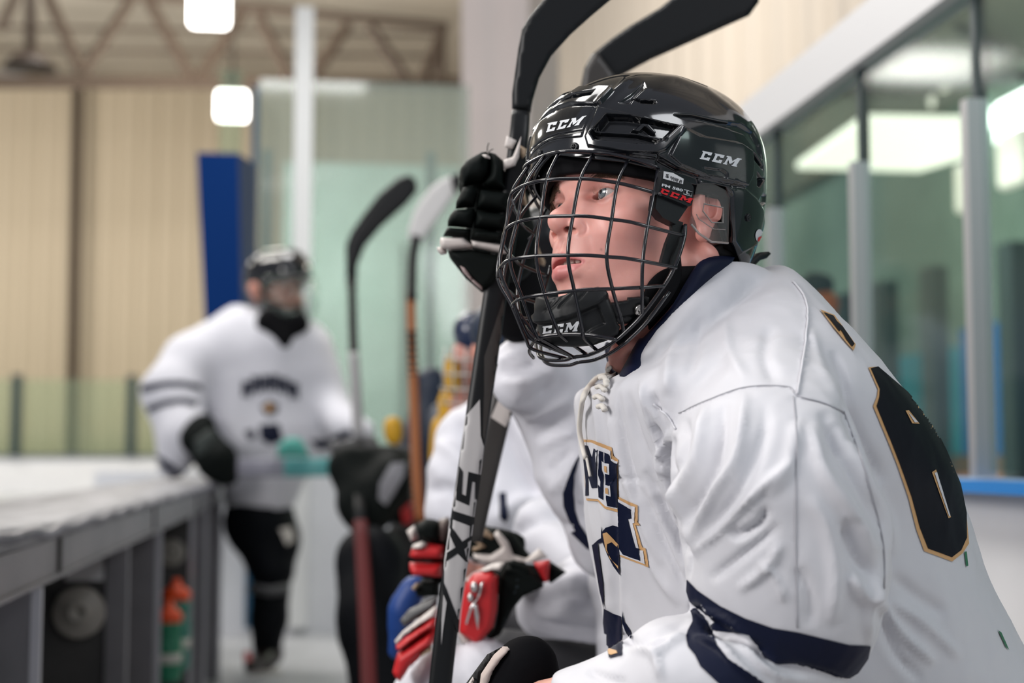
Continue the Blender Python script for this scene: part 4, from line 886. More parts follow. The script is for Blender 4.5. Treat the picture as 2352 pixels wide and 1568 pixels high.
# double edge bars along brow and down the cheeks to the throat
br = np.array([V2H(onL(p[0], p[1], l)) for p, l in zip(Z2((1245, 168), (1150, 130), (1040, 98), (900, 68), (797, 58), (680, 52), (555, 56), (455, 80)), (.088, .082, .073, .062, .051, .040, .026, 0))])
full = np.vstack([br, br[:-1][::-1] * [1, -1, 1]]); cage.add(*(lambda VF: (H2V(VF[0]), VF[1]))(tube(catmull(full, 4), W, 8)))
lw = np.array([V2H(onL(p[0], p[1], l)) for p, l in zip(Z2((1430, 560), (1425, 640), (1395, 750), (1352, 860), (1280, 985), (1130, 1188), (1005, 1315), (945, 1365), (870, 1415), (760, 1462), (655, 1478)), (.100, .101, .101, .099, .091, .079, .064, .056, .042, .018, 0))])
full = np.vstack([lw, lw[:-1][::-1] * [1, -1, 1]]); cage.add(*(lambda VF: (H2V(VF[0]), VF[1]))(tube(catmull(full, 4), W * 1.05, 8)))
lw2 = lw[4:] - [.006, 0, .004]; full = np.vstack([lw2, lw2[:-1][::-1] * [1, -1, 1]]); cage.add(*(lambda VF: (H2V(VF[0]), VF[1]))(tube(catmull(full, 4), W, 8)))
lw3 = np.array([V2H(onL(p[0], p[1], l)) for p, l in zip(Z2((1395, 640), (1385, 720), (1345, 850)), (.099, .099, .098))])
cageo = cage.build('face_cage', WIRE, helmet); cageo['label'] = 'black wire face cage'
# ---- chin cup, its strap and snap
gl = lambda q: ell(q, (.050, 0, -.098), (.068, .046, .052))
cV, cF = surfnet(gl, (-.03, -.06, -.155), (.135, .06, -.04), .004); cb = bvh_of(H2V(cV), cF)
cup = Z4((345, 590), (400, 440), (470, 405), (560, 425), (640, 452), (720, 450), (820, 425), (950, 365), (1060, 335), (1250, 320), (1375, 352), (1440, 480), (1500, 640), (1535, 780), (1580, 840), (1550, 960), (1380, 1050), (1200, 1110), (950, 1130), (650, 1110), (540, 1085), (480, 980), (400, 850), (340, 700))
ridge = Z4((345, 720), (420, 778), (620, 790), (900, 720), (1240, 560), (1330, 790), (1060, 950))
panel = Z4((1000, 650), (1240, 568), (1345, 800), (1180, 870), (1060, 950))
def crel(Q):
    D = -.0035 * stp(Q, panel, 2.0)
    D += .0045 * stp(Q, Z4((330, 420), (1280, 300), (1400, 430), (1240, 560), (900, 715), (620, 785), (420, 775), (330, 700)), 2.5)
    for a, b in (((400, 490), (365, 640)), ((450, 480), (425, 655)), ((505, 500), (490, 665)), ((760, 470), (620, 650)), ((850, 440), (680, 630)), ((960, 420), (780, 600)), ((1110, 400), (1000, 510))):
        d, _ = seg_dist(Q, Z4(a, b)); D += -.0016 * np.exp(-(d / 1.8) ** 2)
    return D
V, F = puff([cup], cb, .0085, 12, 2.6, relief=crel); cupo = mesh_obj('chin_cup', V, F, RUBBER, helmet); n2 = len(V) // 2
cub = BVHTree.FromPolygons([tuple(v) for v in V[:n2].tolist()], [f for f in F if max(f) < n2])
wordmark(word_polys('CCM', Z4((425, 850), (985, 765), (968, 915), (440, 955))), cub, LOGO, helmet, step=2.5)
V, F = puff([Z4((1400, 500), (1680, 440), (1690, 405), (1965, 370), (1960, 640), (1920, 690), (1900, 645), (1500, 705))], fb, .004, 5, 3, .5, off0=.006); mesh_obj('strap', RUBBER, V, F) if 0 else mesh_obj('strap', V, F, RUBBER, helmet)
h_ = fb.ray_cast(Vector(EYE), Vector(P(*Z4((1815, 515))[0], 1.) - EYE).normalized()); c = np.array(h_[0]) + np.array(h_[1]) * .0125; n = np.array(h_[1]); R = frame_to(n)
mb = MB(); mb.add(*lathe([(.0115 / 2 * 1.0, -.001), (.0052, .0012), (.0036, .0018), (.0026, .0020), (.0024, .0050), (.0014, .0050), (.0012, .0020), (.0001, .002)], 28, c, R)); mb.build('snap', STEEL, helmet)
# padded jaw strap down to the throat
js = np.array([onL(p[0], p[1], l) for p, l in zip(((1550, 590), (1551, 632), (1532, 672), (1504, 708), (1474, 738), (1444, 762), (1414, 784)), (.074, .073, .069, .060, .048, .036, .024))])
mb = MB(); mb.add(*tube(catmull(js, 5), .0068, 10, flat=.35, up=HR[1])); mb.build('strap', FOAM, helmet)
# ================================================================== the front player's jersey
def ring(a, b, d, rd, n=36, pw=2.4, dd=0.0):            # a, b: photo points either side; rd: half depth
    d2 = d if np.isscalar(d) else d[1]; d1 = d if np.isscalar(d) else d[0]
    A = P(a[0], a[1], d1); B = P(b[0], b[1], d2); c = (A + B) / 2; h = (B - A) / 2; z = c - EYE; z = z - h * (z @ h) / (h @ h); z /= np.linalg.norm(z)
    t = np.arange(n) * 2 * math.pi / n; k = (np.abs(np.cos(t)) ** pw + np.abs(np.sin(t)) ** pw) ** (-1 / pw)
    return c + (np.cos(t) * k)[:, None] * h + (np.sin(t) * k * rd)[:, None] * z
def dense(rings, k=5):
    R = np.array(rings); return list(catmull(R.reshape(len(R), -1), k).reshape(-1, R.shape[1], 3))
def lofted(rows, k=4, n=36, pw=2.4): return loft(dense([ring(*r, n=n, pw=pw) for r in rows], k))
def wrinkle(V, F, amp, sc, seed=0, st=(1, 1, 1), it=1):
    r = np.random.RandomState(seed); N = vnorm(V, F); D = np.zeros(len(V)); q = V * np.array(st)
    for k in range(14):
        w = r.randn(3); w /= np.linalg.norm(w); f = sc * (0.6 + r.rand() * 1.4); ph = r.rand() * 6.28
        w2 = r.randn(3) * sc * .35; x = q @ w * f + 1.3 * np.sin(q @ w2 + ph); D += (1 - np.abs(np.sin(x + ph))) ** 2.2 * (0.5 + .5 * np.sin(q @ (r.randn(3) * sc * .25) + r.rand() * 6)) / 14 * 2.2
    return V + N * (D * amp)[:, None]
Z6 = lambda *a: [(1500 + x / 1.555, 560 + y / 1.555) for x, y in a]
Z7 = lambda *a: [(1320 + x / 2.667, 980 + y / 2.667) for x, y in a]
torso = lofted([((1560, 800), (1680, 650), 1.37, .05), ((1470, 860), (1785, 616), 1.37, .09), ((1385, 884), (1850, 672), 1.37, .15), ((1330, 905), (1925, 765), 1.37, .20),
  ((1328, 950), (2010, 868), 1.37, .215), ((1338, 1040), (2085, 968), 1.37, .21), ((1345, 1130), (2148, 1075), 1.37, .20), ((1352, 1220), (2185, 1190), 1.37, .19),
  ((1375, 1320), (2222, 1310), 1.37, .19), ((1392, 1420), (2280, 1430), 1.37, .19), ((1405, 1520), (2335, 1545), 1.37, .19), ((1410, 1650), (2390, 1660), 1.37, .19), ((1400, 1900), (2440, 1900), 1.37, .19), ((1400, 2150), (2440, 2150), 1.37, .18)])
sleeve = lofted([((1640, 790), (1850, 770), 1.24, .06), ((1585, 900), (1905, 880), 1.19, .085), ((1555, 985), (1948, 975), 1.155, .09), ((1548, 1060), (1975, 1050), 1.14, .09), ((1552, 1130), (2000, 1125), 1.13, .088),
  ((1568, 1210), (2020, 1205), 1.13, .086), ((1582, 1300), (2034, 1300), 1.13, .084), ((1592, 1390), (2022, 1390), 1.13, .08), ((1640, 1490), (1998, 1480), 1.13, .07), ((1740, 1590), (1950, 1560), 1.13, .05)], pw=2.2)
fore = lofted([((1930, 1440), (1930, 1600), 1.13, .04), ((1820, 1405), (1830, 1660), 1.13, .06), ((1690, 1405), (1720, 1680), 1.12, .068), ((1590, 1420), (1620, 1680), 1.12, .066), ((1500, 1436), (1530, 1680), 1.12, .06),
  ((1440, 1478), (1470, 1670), 1.13, .054), ((1370, 1520), (1400, 1660), 1.14, .048), ((1300, 1542), (1320, 1650), 1.15, .042), ((1270, 1556), (1285, 1645), 1.155, .036)], pw=2.1)
roll = tube(catmull([P(*q) for q in ((1740, 665, 1.31), (1684, 656, 1.295), (1634, 694, 1.275), (1590, 749, 1.262), (1546, 808, 1.256), (1510, 862, 1.258), (1474, 915, 1.27))], 5), .0215, 14)
far_arm = lofted([((1560, 830), (1800, 820), 1.52, .06), ((1480, 950), (1800, 940), 1.58, .07), ((1470, 1150), (1780, 1150), 1.60, .07), ((1480, 1330), (1700, 1400), 1.60, .06), ((1480, 1420), (1600, 1500), 1.58, .05)])
jV, jF = remesh([torso, sleeve, far_arm, fore, roll], .0034, 8)
def ap(L, z): return [(z(*p[0]), p[1], p[2]) + tuple(p[3:]) for p in L]
one = lambda t: np.ones_like(t)
jV = wrinkle(jV, jF, .0055, 26, 3, (1, 1, .55)); jV = wrinkle(jV, jF, .0030, 60, 8, (1, 1, .6))
FO = ap([  # broad folds
 (((190, 575), (165, 760), (100, 900), (95, 980)), 13, .007), (((120, 620), (105, 760), (70, 860)), 9, -.005), (((255, 560), (225, 780), (140, 960), (120, 1010)), 12, -.006),
 (((330, 530), (300, 760), (210, 900), (130, 1080)), 13, .006), (((400, 560), (390, 700), (300, 900), (200, 1040)), 14, -.004), (((500, 780), (350, 900), (230, 1030), (135, 1110)), 9, .005),
 (((520, 620), (480, 800), (400, 900)), 14, .004), (((405, 940), (380, 1000), (300, 1040), (280, 1010)), 9, -.006), (((450, 1000), (350, 1090), (200, 1200)), 10, -.004),
 (((460, 1060), (400, 1160), (300, 1240)), 9, .004), (((370, 1140), (430, 1180), (470, 1280)), 7, .003), (((560, 640), (600, 800), (700, 950), (800, 1110)), 15, .006), (((600, 600), (660, 720), (760, 900), (810, 1020)), 12, -.005),
 (((690, 980), (720, 1100), (800, 1200)), 16, -.007), (((560, 900), (620, 1010), (650, 1180), (640, 1360)), 14, .004), (((700, 1180), (760, 1260), (815, 1230)), 12, .006), (((520, 1150), (560, 1260), (560, 1370)), 12, -.003),
 (((820, 1150), (770, 1300), (770, 1430)), 10, .004), (((640, 640), (680, 760)), 12, -.004), (((800, 1260), (880, 1380), (1010, 1500)), 10, .005), (((815, 1290), (860, 1450), (960, 1560)), 10, -.004), (((830, 1270), (950, 1340), (1100, 1480)), 12, .004),
 (((850, 1180), (930, 1250), (1050, 1330)), 16, -.004), (((700, 700), (760, 840), (840, 1010), (850, 1110)), 14, .005), (((680, 560), (740, 700), (820, 860)), 16, -.005),
 (((260, 270), (270, 380), (330, 490)), 14, .003), (((420, 290), (400, 400), (440, 500)), 14, -.003), (((100, 320), (60, 420), (50, 540)), 14, .004), (((170, 260), (150, 380), (120, 480)), 12, -.003), (((560, 300), (600, 440), (680, 560)), 12, .003), (((640, 380), (680, 480), (690, 580)), 9, -.003),
 (((84, 668), (66, 740), (68, 830), (95, 980), (130, 1110), (124, 1200)), 5, -.008), (((105, 680), (92, 830), (118, 980), (150, 1100)), 7, .004), (((0, 640), (30, 700), (70, 780)), 6, -.006), (((80, 665), (40, 720), (25, 780), (65, 830)), 7, .006), (((0, 900), (60, 1020), (120, 1110)), 9, -.007), (((0, 760), (50, 880), (110, 1010)), 9, .005),
 (((130, 1290), (180, 1330), (215, 1385), (260, 1400)), 10, -.007), (((160, 1300), (250, 1330), (330, 1390), (380, 1460)), 10, .004), (((215, 1380), (300, 1400), (370, 1440), (420, 1500)), 10, -.006), (((150, 1400), (240, 1440), (300, 1500), (380, 1568)), 9, .006), (((120, 1400), (60, 1420), (0, 1480)), 9, .004), (((130, 1350), (0, 1390), (-60, 1440)), 8, -.004),
 (((300, 1420), (420, 1530), (560, 1560)), 8, .005), (((420, 1500), (560, 1520), (700, 1560)), 8, -.004)], Z6)
FO += [(((1478, 880), (1490, 960), (1530, 1060), (1552, 1120)), 6, .005), (((1420, 900), (1432, 1000), (1470, 1150)), 6, -.003), (((1400, 950), (1415, 1050)), 5, .003), (((1500, 900), (1520, 960), (1548, 1000)), 6, -.005), (((1450, 1180), (1500, 1300), (1560, 1390)), 9, .003), (((1470, 1120), (1540, 1280), (1580, 1360)), 6, -.004), (((1470, 870), (1500, 940), (1560, 1010)), 9, .004), (((1440, 900), (1470, 1010), (1560, 1200)), 9, -.004), (((1410, 960), (1440, 1100), (1520, 1300)), 10, .004), (((1480, 1080), (1540, 1200), (1575, 1300)), 8, -.005),
 (((1426, 1120), (1428, 1300), (1432, 1500)), 6, .0012, one), (((1405, 1080), (1410, 1300), (1412, 1500)), 9, -.004), (((1365, 900), (1378, 1000), (1385, 1100)), 7, .003), (((1480, 1105), (1430, 1098), (1390, 1110)), 4, -.002),
 (((1430, 1450), (1460, 1480), (1540, 1470)), 8, -.006), (((1440, 1478), (1500, 1500), (1520, 1560)), 9, .005), (((1350, 1540), (1400, 1560), (1440, 1568)), 8, -.003)]
jV = folds(jV, jF, [(a[0], a[1], a[2] * 1.2) + tuple(a[3:]) for a in FO])
SE = ap([(((92, 605), (190, 560), (330, 512), (480, 510), (512, 542), (600, 565), (682, 600)), 2.2, -.0016, one), (((500, 135), (540, 190), (552, 260), (540, 380), (515, 535)), 1.8, .0013, one), (((0, 572), (50, 612), (82, 662)), 1.8, .0013, one),
 (((500, 545), (512, 700), (508, 1000), (514, 1370)), 2.0, -.0012, one), (((682, 600), (760, 820), (820, 1060), (825, 1230)), 2.2, -.0014, one)], Z6)
jV = folds(jV, jF, SE)
seams = MB(); jb0 = bvh_of(jV, jF)
SEAMG = mat('seam_grey', (.44, .44, .47), .7); sg = MB()
for i_, pl in enumerate(SE):
    dk = i_ in (0, 3, 4); q = hits(catmull(pl[0], 8), jb0, .0006 if dk else .0010)
    if len(q) > 3: (sg if dk else seams).add(*tube(q, .0005 if dk else .0010, 6))
jersey = mesh_obj('jersey', jV, clean(jF), WHITE, hero); jersey['label'] = 'white hockey jersey with navy sleeve stripes'
jb = jb0
seams.build('piping', WHITE, jersey); sg.build('seam', SEAMG, jersey)
def deco(name, polys, m, parent, bv, off=.0010, step=4, maxd=.05):
    for pl in polys:
        V, F = decal([pl], bv, off, step, maxd=maxd)
        if len(F): mesh_obj(name, V, F, m, parent)
deco('stripe', [Z6((124, 1198), (160, 1235), (240, 1290), (330, 1335), (430, 1370), (520, 1385), (620, 1410), (700, 1430), (775, 1433), (765, 1480), (730, 1530), (700, 1548), (650, 1545), (560, 1512), (500, 1495), (440, 1500), (400, 1480), (370, 1430), (340, 1395), (290, 1385), (215, 1380), (205, 1365), (222, 1350), (160, 1300), (133, 1275), (122, 1240))], NAVY, jersey, jb)
deco('stripe', [Z6((152, 1297), (135, 1312), (142, 1350), (115, 1400), (125, 1440), (150, 1470), (170, 1510), (240, 1575), (330, 1640), (430, 1640), (395, 1568), (330, 1520), (270, 1480), (230, 1430), (210, 1380), (180, 1330))], NAVY, jersey, jb)
# number and name on the back
n_out = Z6((766, 443), (800, 520), (797, 545), (783, 580), (830, 690), (870, 790), (908, 900), (938, 1020), (966, 1097), (1065, 1134), (1102, 1105), (1125, 1070), (1115, 960), (1095, 860), (1045, 740), (985, 620), (905, 530), (800, 440))
n_in = Z6((774, 447), (806, 520), (804, 548), (794, 580), (840, 690), (880, 790), (919, 900), (949, 1012), (979, 1088), (1063, 1119), (1096, 1094), (1116, 1050), (1115, 960), (1095, 860), (1045, 740), (985, 620), (905, 530), (800, 440))
deco('back_number', [n_out], GOLD, jersey, jb); deco('back_number', [n_in], INK, jersey, jb, .0014)
deco('back_number', [Z6((989, 815), (1003, 806), (1056, 975), (1048, 980)), Z6((895, 598), (906, 596), (945, 645), (918, 643))], GOLD, jersey, jb, .0020, 4); deco('back_number', [Z6((996, 818), (1004, 815), (1052, 970), (1048, 973)), Z6((902, 604), (938, 640), (925, 640))], WHITE, jersey, jb, .0026, 4)
deco('name_lettering', [Z6((594, 238), (645, 258), (720, 362), (713, 384), (690, 360), (640, 300))], GOLD, jersey, jb, .0014, 4); deco('name_lettering', [Z6((605, 250), (640, 262), (668, 310), (660, 318), (640, 292), (625, 272)), Z6((650, 280), (672, 300), (714, 362), (706, 372), (684, 345))], INK, jersey, jb, .0021, 4)
deco('size_tag', [Z6((1108, 1100), (1116, 1098), (1122, 1150), (1114, 1152))], mat('tag_green', (.03, .16, .08), .5), jersey, jb, .0012, 4)
deco('size_tag', [Z6((1228, 1380), (1240, 1388), (1268, 1450), (1256, 1440))], MATS['tag_green'], jersey, jb, .0012, 4)
# crest on the chest (word above, plain shapes below)
deco('crest', [Z7((40, 75), (110, 78), (170, 100), (232, 125), (240, 172), (268, 198), (274, 522), (190, 500), (148, 455), (78, 450), (64, 300), (60, 150)), Z7((275, 426), (386, 480), (389, 580), (404, 602), (377, 600), (416, 735), (436, 740), (458, 858), (283, 792))], GOLD, jersey, jb, .0010, 4)
deco('crest', [Z7((44, 90), (108, 93), (165, 117), (226, 142), (232, 190), (268, 212), (274, 503), (195, 484), (152, 440), (82, 436), (72, 320)), Z7((275, 440), (372, 490), (374, 585), (362, 588), (404, 750), (423, 755), (440, 838), (283, 778))], WHITE, jersey, jb, .0016, 4)
deco('crest', [Z7((50, 106), (92, 112), (118, 190), (130, 130), (150, 136), (146, 200), (152, 372), (118, 374), (96, 300), (98, 418), (78, 422), (80, 330), (64, 180)), Z7((158, 140), (184, 150), (186, 214), (172, 200), (174, 260), (188, 290), (186, 445), (160, 430), (156, 350), (170, 370), (170, 330), (156, 290)),
  Z7((192, 152), (224, 166), (230, 200), (270, 226), (274, 494), (208, 480), (202, 440), (196, 300)), Z7((275, 455), (355, 500), (358, 558), (338, 562), (384, 735), (404, 740), (412, 816), (302, 776), (282, 742))], NAVY, jersey, jb, .0022, 5)
deco('crest', [Z7((192, 216), (226, 222), (226, 286), (192, 280)), Z7((196, 350), (228, 356), (228, 420), (196, 412))], WHITE, jersey, jb, .0028, 4); deco('crest', [Z7((198, 232), (214, 235), (214, 272), (198, 268)), Z7((203, 366), (216, 368), (216, 405), (203, 400))], GOLD, jersey, jb, .0034, 4)
deco('crest', [Z7((168, 605), (176, 640), (195, 615), (235, 600), (276, 612), (282, 905), (240, 850), (205, 780), (178, 705), (112, 725), (150, 690), (168, 680)), Z7((112, 722), (148, 700), (158, 800), (180, 950), (186, 1115), (160, 1010), (138, 880)), Z7((185, 1110), (240, 1140), (292, 1160), (294, 1400), (215, 1420), (195, 1330), (180, 1200)), Z7((296, 1120), (310, 1190), (345, 1240), (360, 1290), (350, 1300), (320, 1260), (298, 1200))], NAVY, jersey, jb, .0012, 4)
deco('crest', [Z7((182, 650), (205, 640), (278, 718), (278, 740), (232, 700), (208, 712), (206, 745), (222, 800), (278, 850), (278, 868), (235, 812), (200, 750)), Z7((205, 1365), (262, 1380), (272, 1392), (230, 1405), (215, 1400))], GOLD, jersey, jb, .0018, 4)
# collar
def ribbon(A, B, m, parent, name, th=.0025, k=6, rows=5, world=None, bulge=.004):
    A = np.array([P(*p) if isinstance(p, tuple) else p for p in A]); B = np.array([P(*p) if isinstance(p, tuple) else p for p in B]); A = catmull(A, k); B = catmull(B, k); n = len(A)
    s = np.linspace(0, 1, rows); V = np.array([[A[i] * (1 - t) + B[i] * t for t in s] for i in range(n)]); 
    F = [(i * rows + j, (i + 1) * rows + j, (i + 1) * rows + j + 1, i * rows + j + 1) for i in range(n - 1) for j in range(rows - 1)]
    V = V.reshape(-1, 3); N = vnorm(V, F); fl = np.sign((N * (EYE - V)).sum(1).mean()); N *= fl
    if fl < 0: F = [f[::-1] for f in F]
    b = np.tile(np.sin(s * math.pi), n) * bulge; Vf = V + N * b[:, None]; Vb = Vf - N * th; K = len(V); e = {}
    for f in F:
        for i in range(4): e[(f[i], f[(i + 1) % 4])] = 1
    side = [(q[1], q[0], q[0] + K, q[1] + K) for q in e if (q[1], q[0]) not in e]
    return mesh_obj(name, np.vstack([Vf, Vb]), F + [tuple(i + K for i in f[::-1]) for f in F] + side, m, parent)
def sk(px, py, off=.004, bv=None, d=1.3):
    h = hits(np.array([(px, py)]), bv or fb, off); return h[0] if len(h) else P(px, py, d)
def edge_pts(L, bv, off, dm): return [sk(x, y, off, bv, dm) for x, y in L]
ribbon(edge_pts([(1668, 618), (1648, 626), (1604, 662), (1558, 716), (1514, 776), (1478, 826), (1446, 868)], jb, -.003, 1.28), edge_pts([(1655, 592), (1600, 606), (1556, 640), (1512, 694), (1478, 750), (1450, 800), (1426, 846)], fb, .014, 1.28), NAVY, jersey, 'collar', bulge=.005)
ribbon(edge_pts([(1668, 622), (1612, 634), (1560, 668), (1520, 712), (1492, 750)], fb, .006, 1.29), edge_pts([(1655, 606), (1600, 612), (1532, 618), (1490, 650), (1470, 700)], fb, .004, 1.29), FOAM, hero, 'undershirt')
ribbon([(1388, 796, 1.40), (1392, 822, 1.37), (1402, 850, 1.33), (1415, 872, 1.30)], [(1404, 790, 1.40), (1415, 815, 1.37), (1428, 832, 1.33), (1432, 850, 1.30)], NAVY, jersey, 'collar')
# laces at the neck
def on_j(px, py, off=.004):
    h = hits(np.array([(px, py)]), jb, off); return h[0] if len(h) else P(px, py, 1.3)
lc = MB()
for pts, r in ((((1402, 868), (1396, 850), (1404, 842), (1420, 846), (1424, 854), (1408, 862), (1400, 880), (1404, 892)), .0024), (((1386, 880), (1396, 878), (1404, 886)), .0028), (((1382, 896), (1392, 894), (1402, 900)), .0026), (((1378, 914), (1388, 910), (1398, 916)), .0028), (((1388, 932), (1398, 930), (1404, 940)), .0030),
               (((1396, 862), (1376, 880), (1358, 908), (1348, 945), (1346, 985), (1352, 1020), (1360, 1050)), .0030), (((1359, 1046), (1364, 1070), (1368, 1092)), .0019)):
    q = np.array([on_j(x, y, .003 + r) for x, y in pts]); q = catmull(q, 5); lc.add(*tube(q, r, 8, flat=.8))
lc.build('lace', LACE, jersey)
ribbon([(1391, 842, 1.335), (1390, 850, 1.33), (1392, 862, 1.33)], [(1418, 822, 1.33), (1415, 840, 1.33), (1402, 866, 1.325)], mat('placket', (.30, .22, .20), .7), jersey, 'placket')
# ================================================================== sticks, gloves and the other players
def plane_bvh(d, tx=0.0, ty=0.0, c=(1176, 784)):        # a guide sheet d metres ahead, tilted tx, ty metres per 1000 px
    q = [(c[0] + x, c[1] + y, d + tx * x / 1000 + ty * y / 1000) for x, y in ((-2500, -2500), (2500, -2500), (2500, 2500), (-2500, 2500))]
    return BVHTree.FromPolygons([tuple(P(*a)) for a in q], [(0, 1, 2, 3)])
def pad(poly, d, th, m, parent, name, edge=14, step=6, back=1.0, tx=0.0, ty=0.0, c=(1176, 784)):
    V, F = puff([poly], plane_bvh(d, tx, ty, c), th, edge, step, back, maxd=.2); return mesh_obj(name, V, F, m, parent)
def blob(caps, k, h, it=2, extra=None):
    A = []
    for c in caps:
        a, b, ra = c[:3]; rb_ = c[3] if len(c) > 3 else ra; A.append((P(*a), P(*b), ra * a[2] / FPX, rb_ * b[2] / FPX))
    pts = np.array([p for a in A for p in (a[0] - a[2] - k, a[0] + a[2] + k, a[1] - a[3] - k, a[1] + a[3] + k)])
    def f(q):
        d = None
        for a in A: e = cap(q, *a); d = e if d is None else sm(d, e, k)
        return d if extra is None else extra(q, d)
    V, F = surfnet(f, pts.min(0) - .01, pts.max(0) + .01, h); return relax(V, F, it), F
def blob_obj(name, caps, k, h, m, parent, wr=None, extra=None, it=2, folds_=None):
    V, F = blob(caps, k, h, it, extra)
    if wr: V = wrinkle(V, F, *wr)
    if folds_: V = folds(V, F, folds_)
    return mesh_obj(name, V, clean(F), m, parent), bvh_of(V, F)
def rect_bar(pts, w, t, k=6, pw=5):                      # a stick shaft whose wide side faces the lens
    C = np.array([P(*p[:3]) for p in pts]); C = catmull(C, k) if len(pts) > 2 else C; n = len(C); T = np.gradient(C, axis=0); R = []
    W_ = np.interp(np.linspace(0, 1, n), np.linspace(0, 1, len(pts)), [p[3] if len(p) > 3 else w for p in pts])
    for i in range(n):
        tt = T[i] / np.linalg.norm(T[i]); z = EYE - C[i]; z = z - tt * (z @ tt); z /= np.linalg.norm(z); x = np.cross(tt, z); a = np.arange(20) * 2 * math.pi / 20 + .157
        kk = (np.abs(np.cos(a)) ** pw + np.abs(np.sin(a)) ** pw) ** (-1 / pw); R.append(C[i] + (np.cos(a) * kk * W_[i] / 2)[:, None] * x + (np.sin(a) * kk * t / 2)[:, None] * z)
    return loft(R)
SILV = mat('stick_silver', (.50, .49, .49), .4, var=(30, (.36, .35, .35), .8, (1, 1, .1))); SBLK = mat('stick_black', (.007, .008, .009), .4, spec=.3); SGRY = mat('stick_grey', (.042, .039, .037), .4, spec=.35)
GBLK = mat('glove_black', (.006, .008, .0075), .6, spec=.08, bump=(500, .2, .0005)); GWHT = mat('glove_white', (.58, .53, .50), .45); GTAN = mat('glove_tan', (.42, .31, .21), .6); GRED = mat('glove_red', (.52, .018, .022), .45); GGRY = mat('glove_grey', (.07, .07, .075), .5)
ROYAL = mat('royal_blue', (.012, .05, .22), .5); YEL = mat('team_yellow', (.60, .33, .02), .55); DKN = mat('dark_navy', (.012, .022, .045), .5); PANT = mat('pants_black', (.006, .007, .009), .6, spec=.08); SKN2 = mat('skin_plain', (.62, .28, .21), .5, sss=.1); WHITE2 = mat('jersey_white_soft', (.64, .64, .69), .6, bump=(300, .1, .001))
def holder(name, x, y, d, label, cat, group=None):
    c = P(x, y, d); return empty(name, c, label, cat, group)
def decals(name, polys, m, parent, bv, off=.0008, step=7):
    for pl in polys:
        V, F = decal([pl], bv, off, step, maxd=.1)
        if len(F): mesh_obj(name, V, F, m, parent)
Z8 = lambda *a: [(980 + x / 2.278, 880 + y / 2.278) for x, y in a]
Z9 = lambda *a: [(980 + x / 3.921, 300 + y / 3.921) for x, y in a]
Z10 = lambda *a: [(880 + x / 3.35, 1100 + y / 3.35) for x, y in a]
ZB = lambda *a: [(980 + x / 2.24, y / 2.24) for x, y in a]
# ---- stick held upright beside the front player's mask
s1 = holder('hockey_stick', 1008, 1600, 1.44, 'black and silver stick held upright close beside the wire mask, letters on its shaft', 'hockey stick')
V, F = rect_bar([(1004, 1640, 1.44, .0235), (1026, 1440, 1.45, .0235), (1052, 1260, 1.46, .0240), (1084, 1040, 1.47, .0245), (1108, 880, 1.48, .0250), (1137, 680, 1.49, .0250), (1172, 480, 1.50, .0225), (1190, 330, 1.50, .0205), (1196, 262, 1.51, .0195)], .024, .018, 5); mesh_obj('shaft', V, F, SBLK, s1); sbv = bvh_of(V, F)
decals('shaft_graphic', [Z8((203, 175), (278, 85), (282, 275), (297, 330), (286, 440), (254, 640), (234, 800), (212, 950), (182, 1150), (164, 1245), (92, 1050), (94, 930), (112, 800), (132, 655), (152, 560), (172, 430))], SILV, s1, sbv, .0006)
decals('shaft_graphic', [Z8((88, 1105), (106, 1140), (84, 1300), (76, 1370), (78, 1240))], SILV, s1, sbv, .0006)
decals('shaft_letters', [Z8((172, 432), (190, 462), (184, 578), (205, 588), (218, 462), (279, 478), (262, 612), (252, 604), (252, 518), (238, 514), (222, 640), (154, 610), (158, 540)), Z8((140, 666), (246, 700), (243, 752), (138, 712)), Z8((130, 750), (186, 828), (232, 796), (230, 842), (196, 868), (214, 945), (162, 890), (103, 932), (107, 886), (150, 858), (122, 792)), Z8((86, 1030), (166, 1240), (160, 1305), (82, 1082))], SBLK, s1, sbv, .0012)
decals('shaft_edge', [[(1160, 672), (1166, 672), (1150, 800), (1128, 900), (1112, 1012), (1108, 1000), (1112, 900), (1112, 820), (1122, 790)]], SGRY, s1, sbv, .0008)
decals('shaft_letters', [[(1170, 212), (1180, 205), (1179, 246), (1171, 252)]], GWHT, s1, sbv, .0008)
pad([(1176, 250), (1176, 214), (1190, 112), (1199, 67), (1217, 36), (1248, 0), (1300, -50), (1390, -95), (1480, -120), (1530, -105), (1520, -70), (1470, -40), (1402, 0), (1359, 36), (1310, 80), (1266, 129), (1239, 179), (1223, 232), (1218, 260)], 1.51, .005, SBLK, s1, 'blade', 7, 8)
pad(Z9((700, 130), (720, 45), (810, 90), (770, 170), (700, 150)), 1.488, .003, GWHT, s1, 'tape', 4, 5); pad(Z9((690, 265), (775, 235), (852, 48), (832, 235), (795, 315), (690, 352)), 1.482, .003, GWHT, s1, 'tape', 4, 5); pad(Z9((820, 120), (900, 165), (890, 230), (860, 250), (835, 190)), 1.486, .003, GTAN, s1, 'tape', 4, 5)
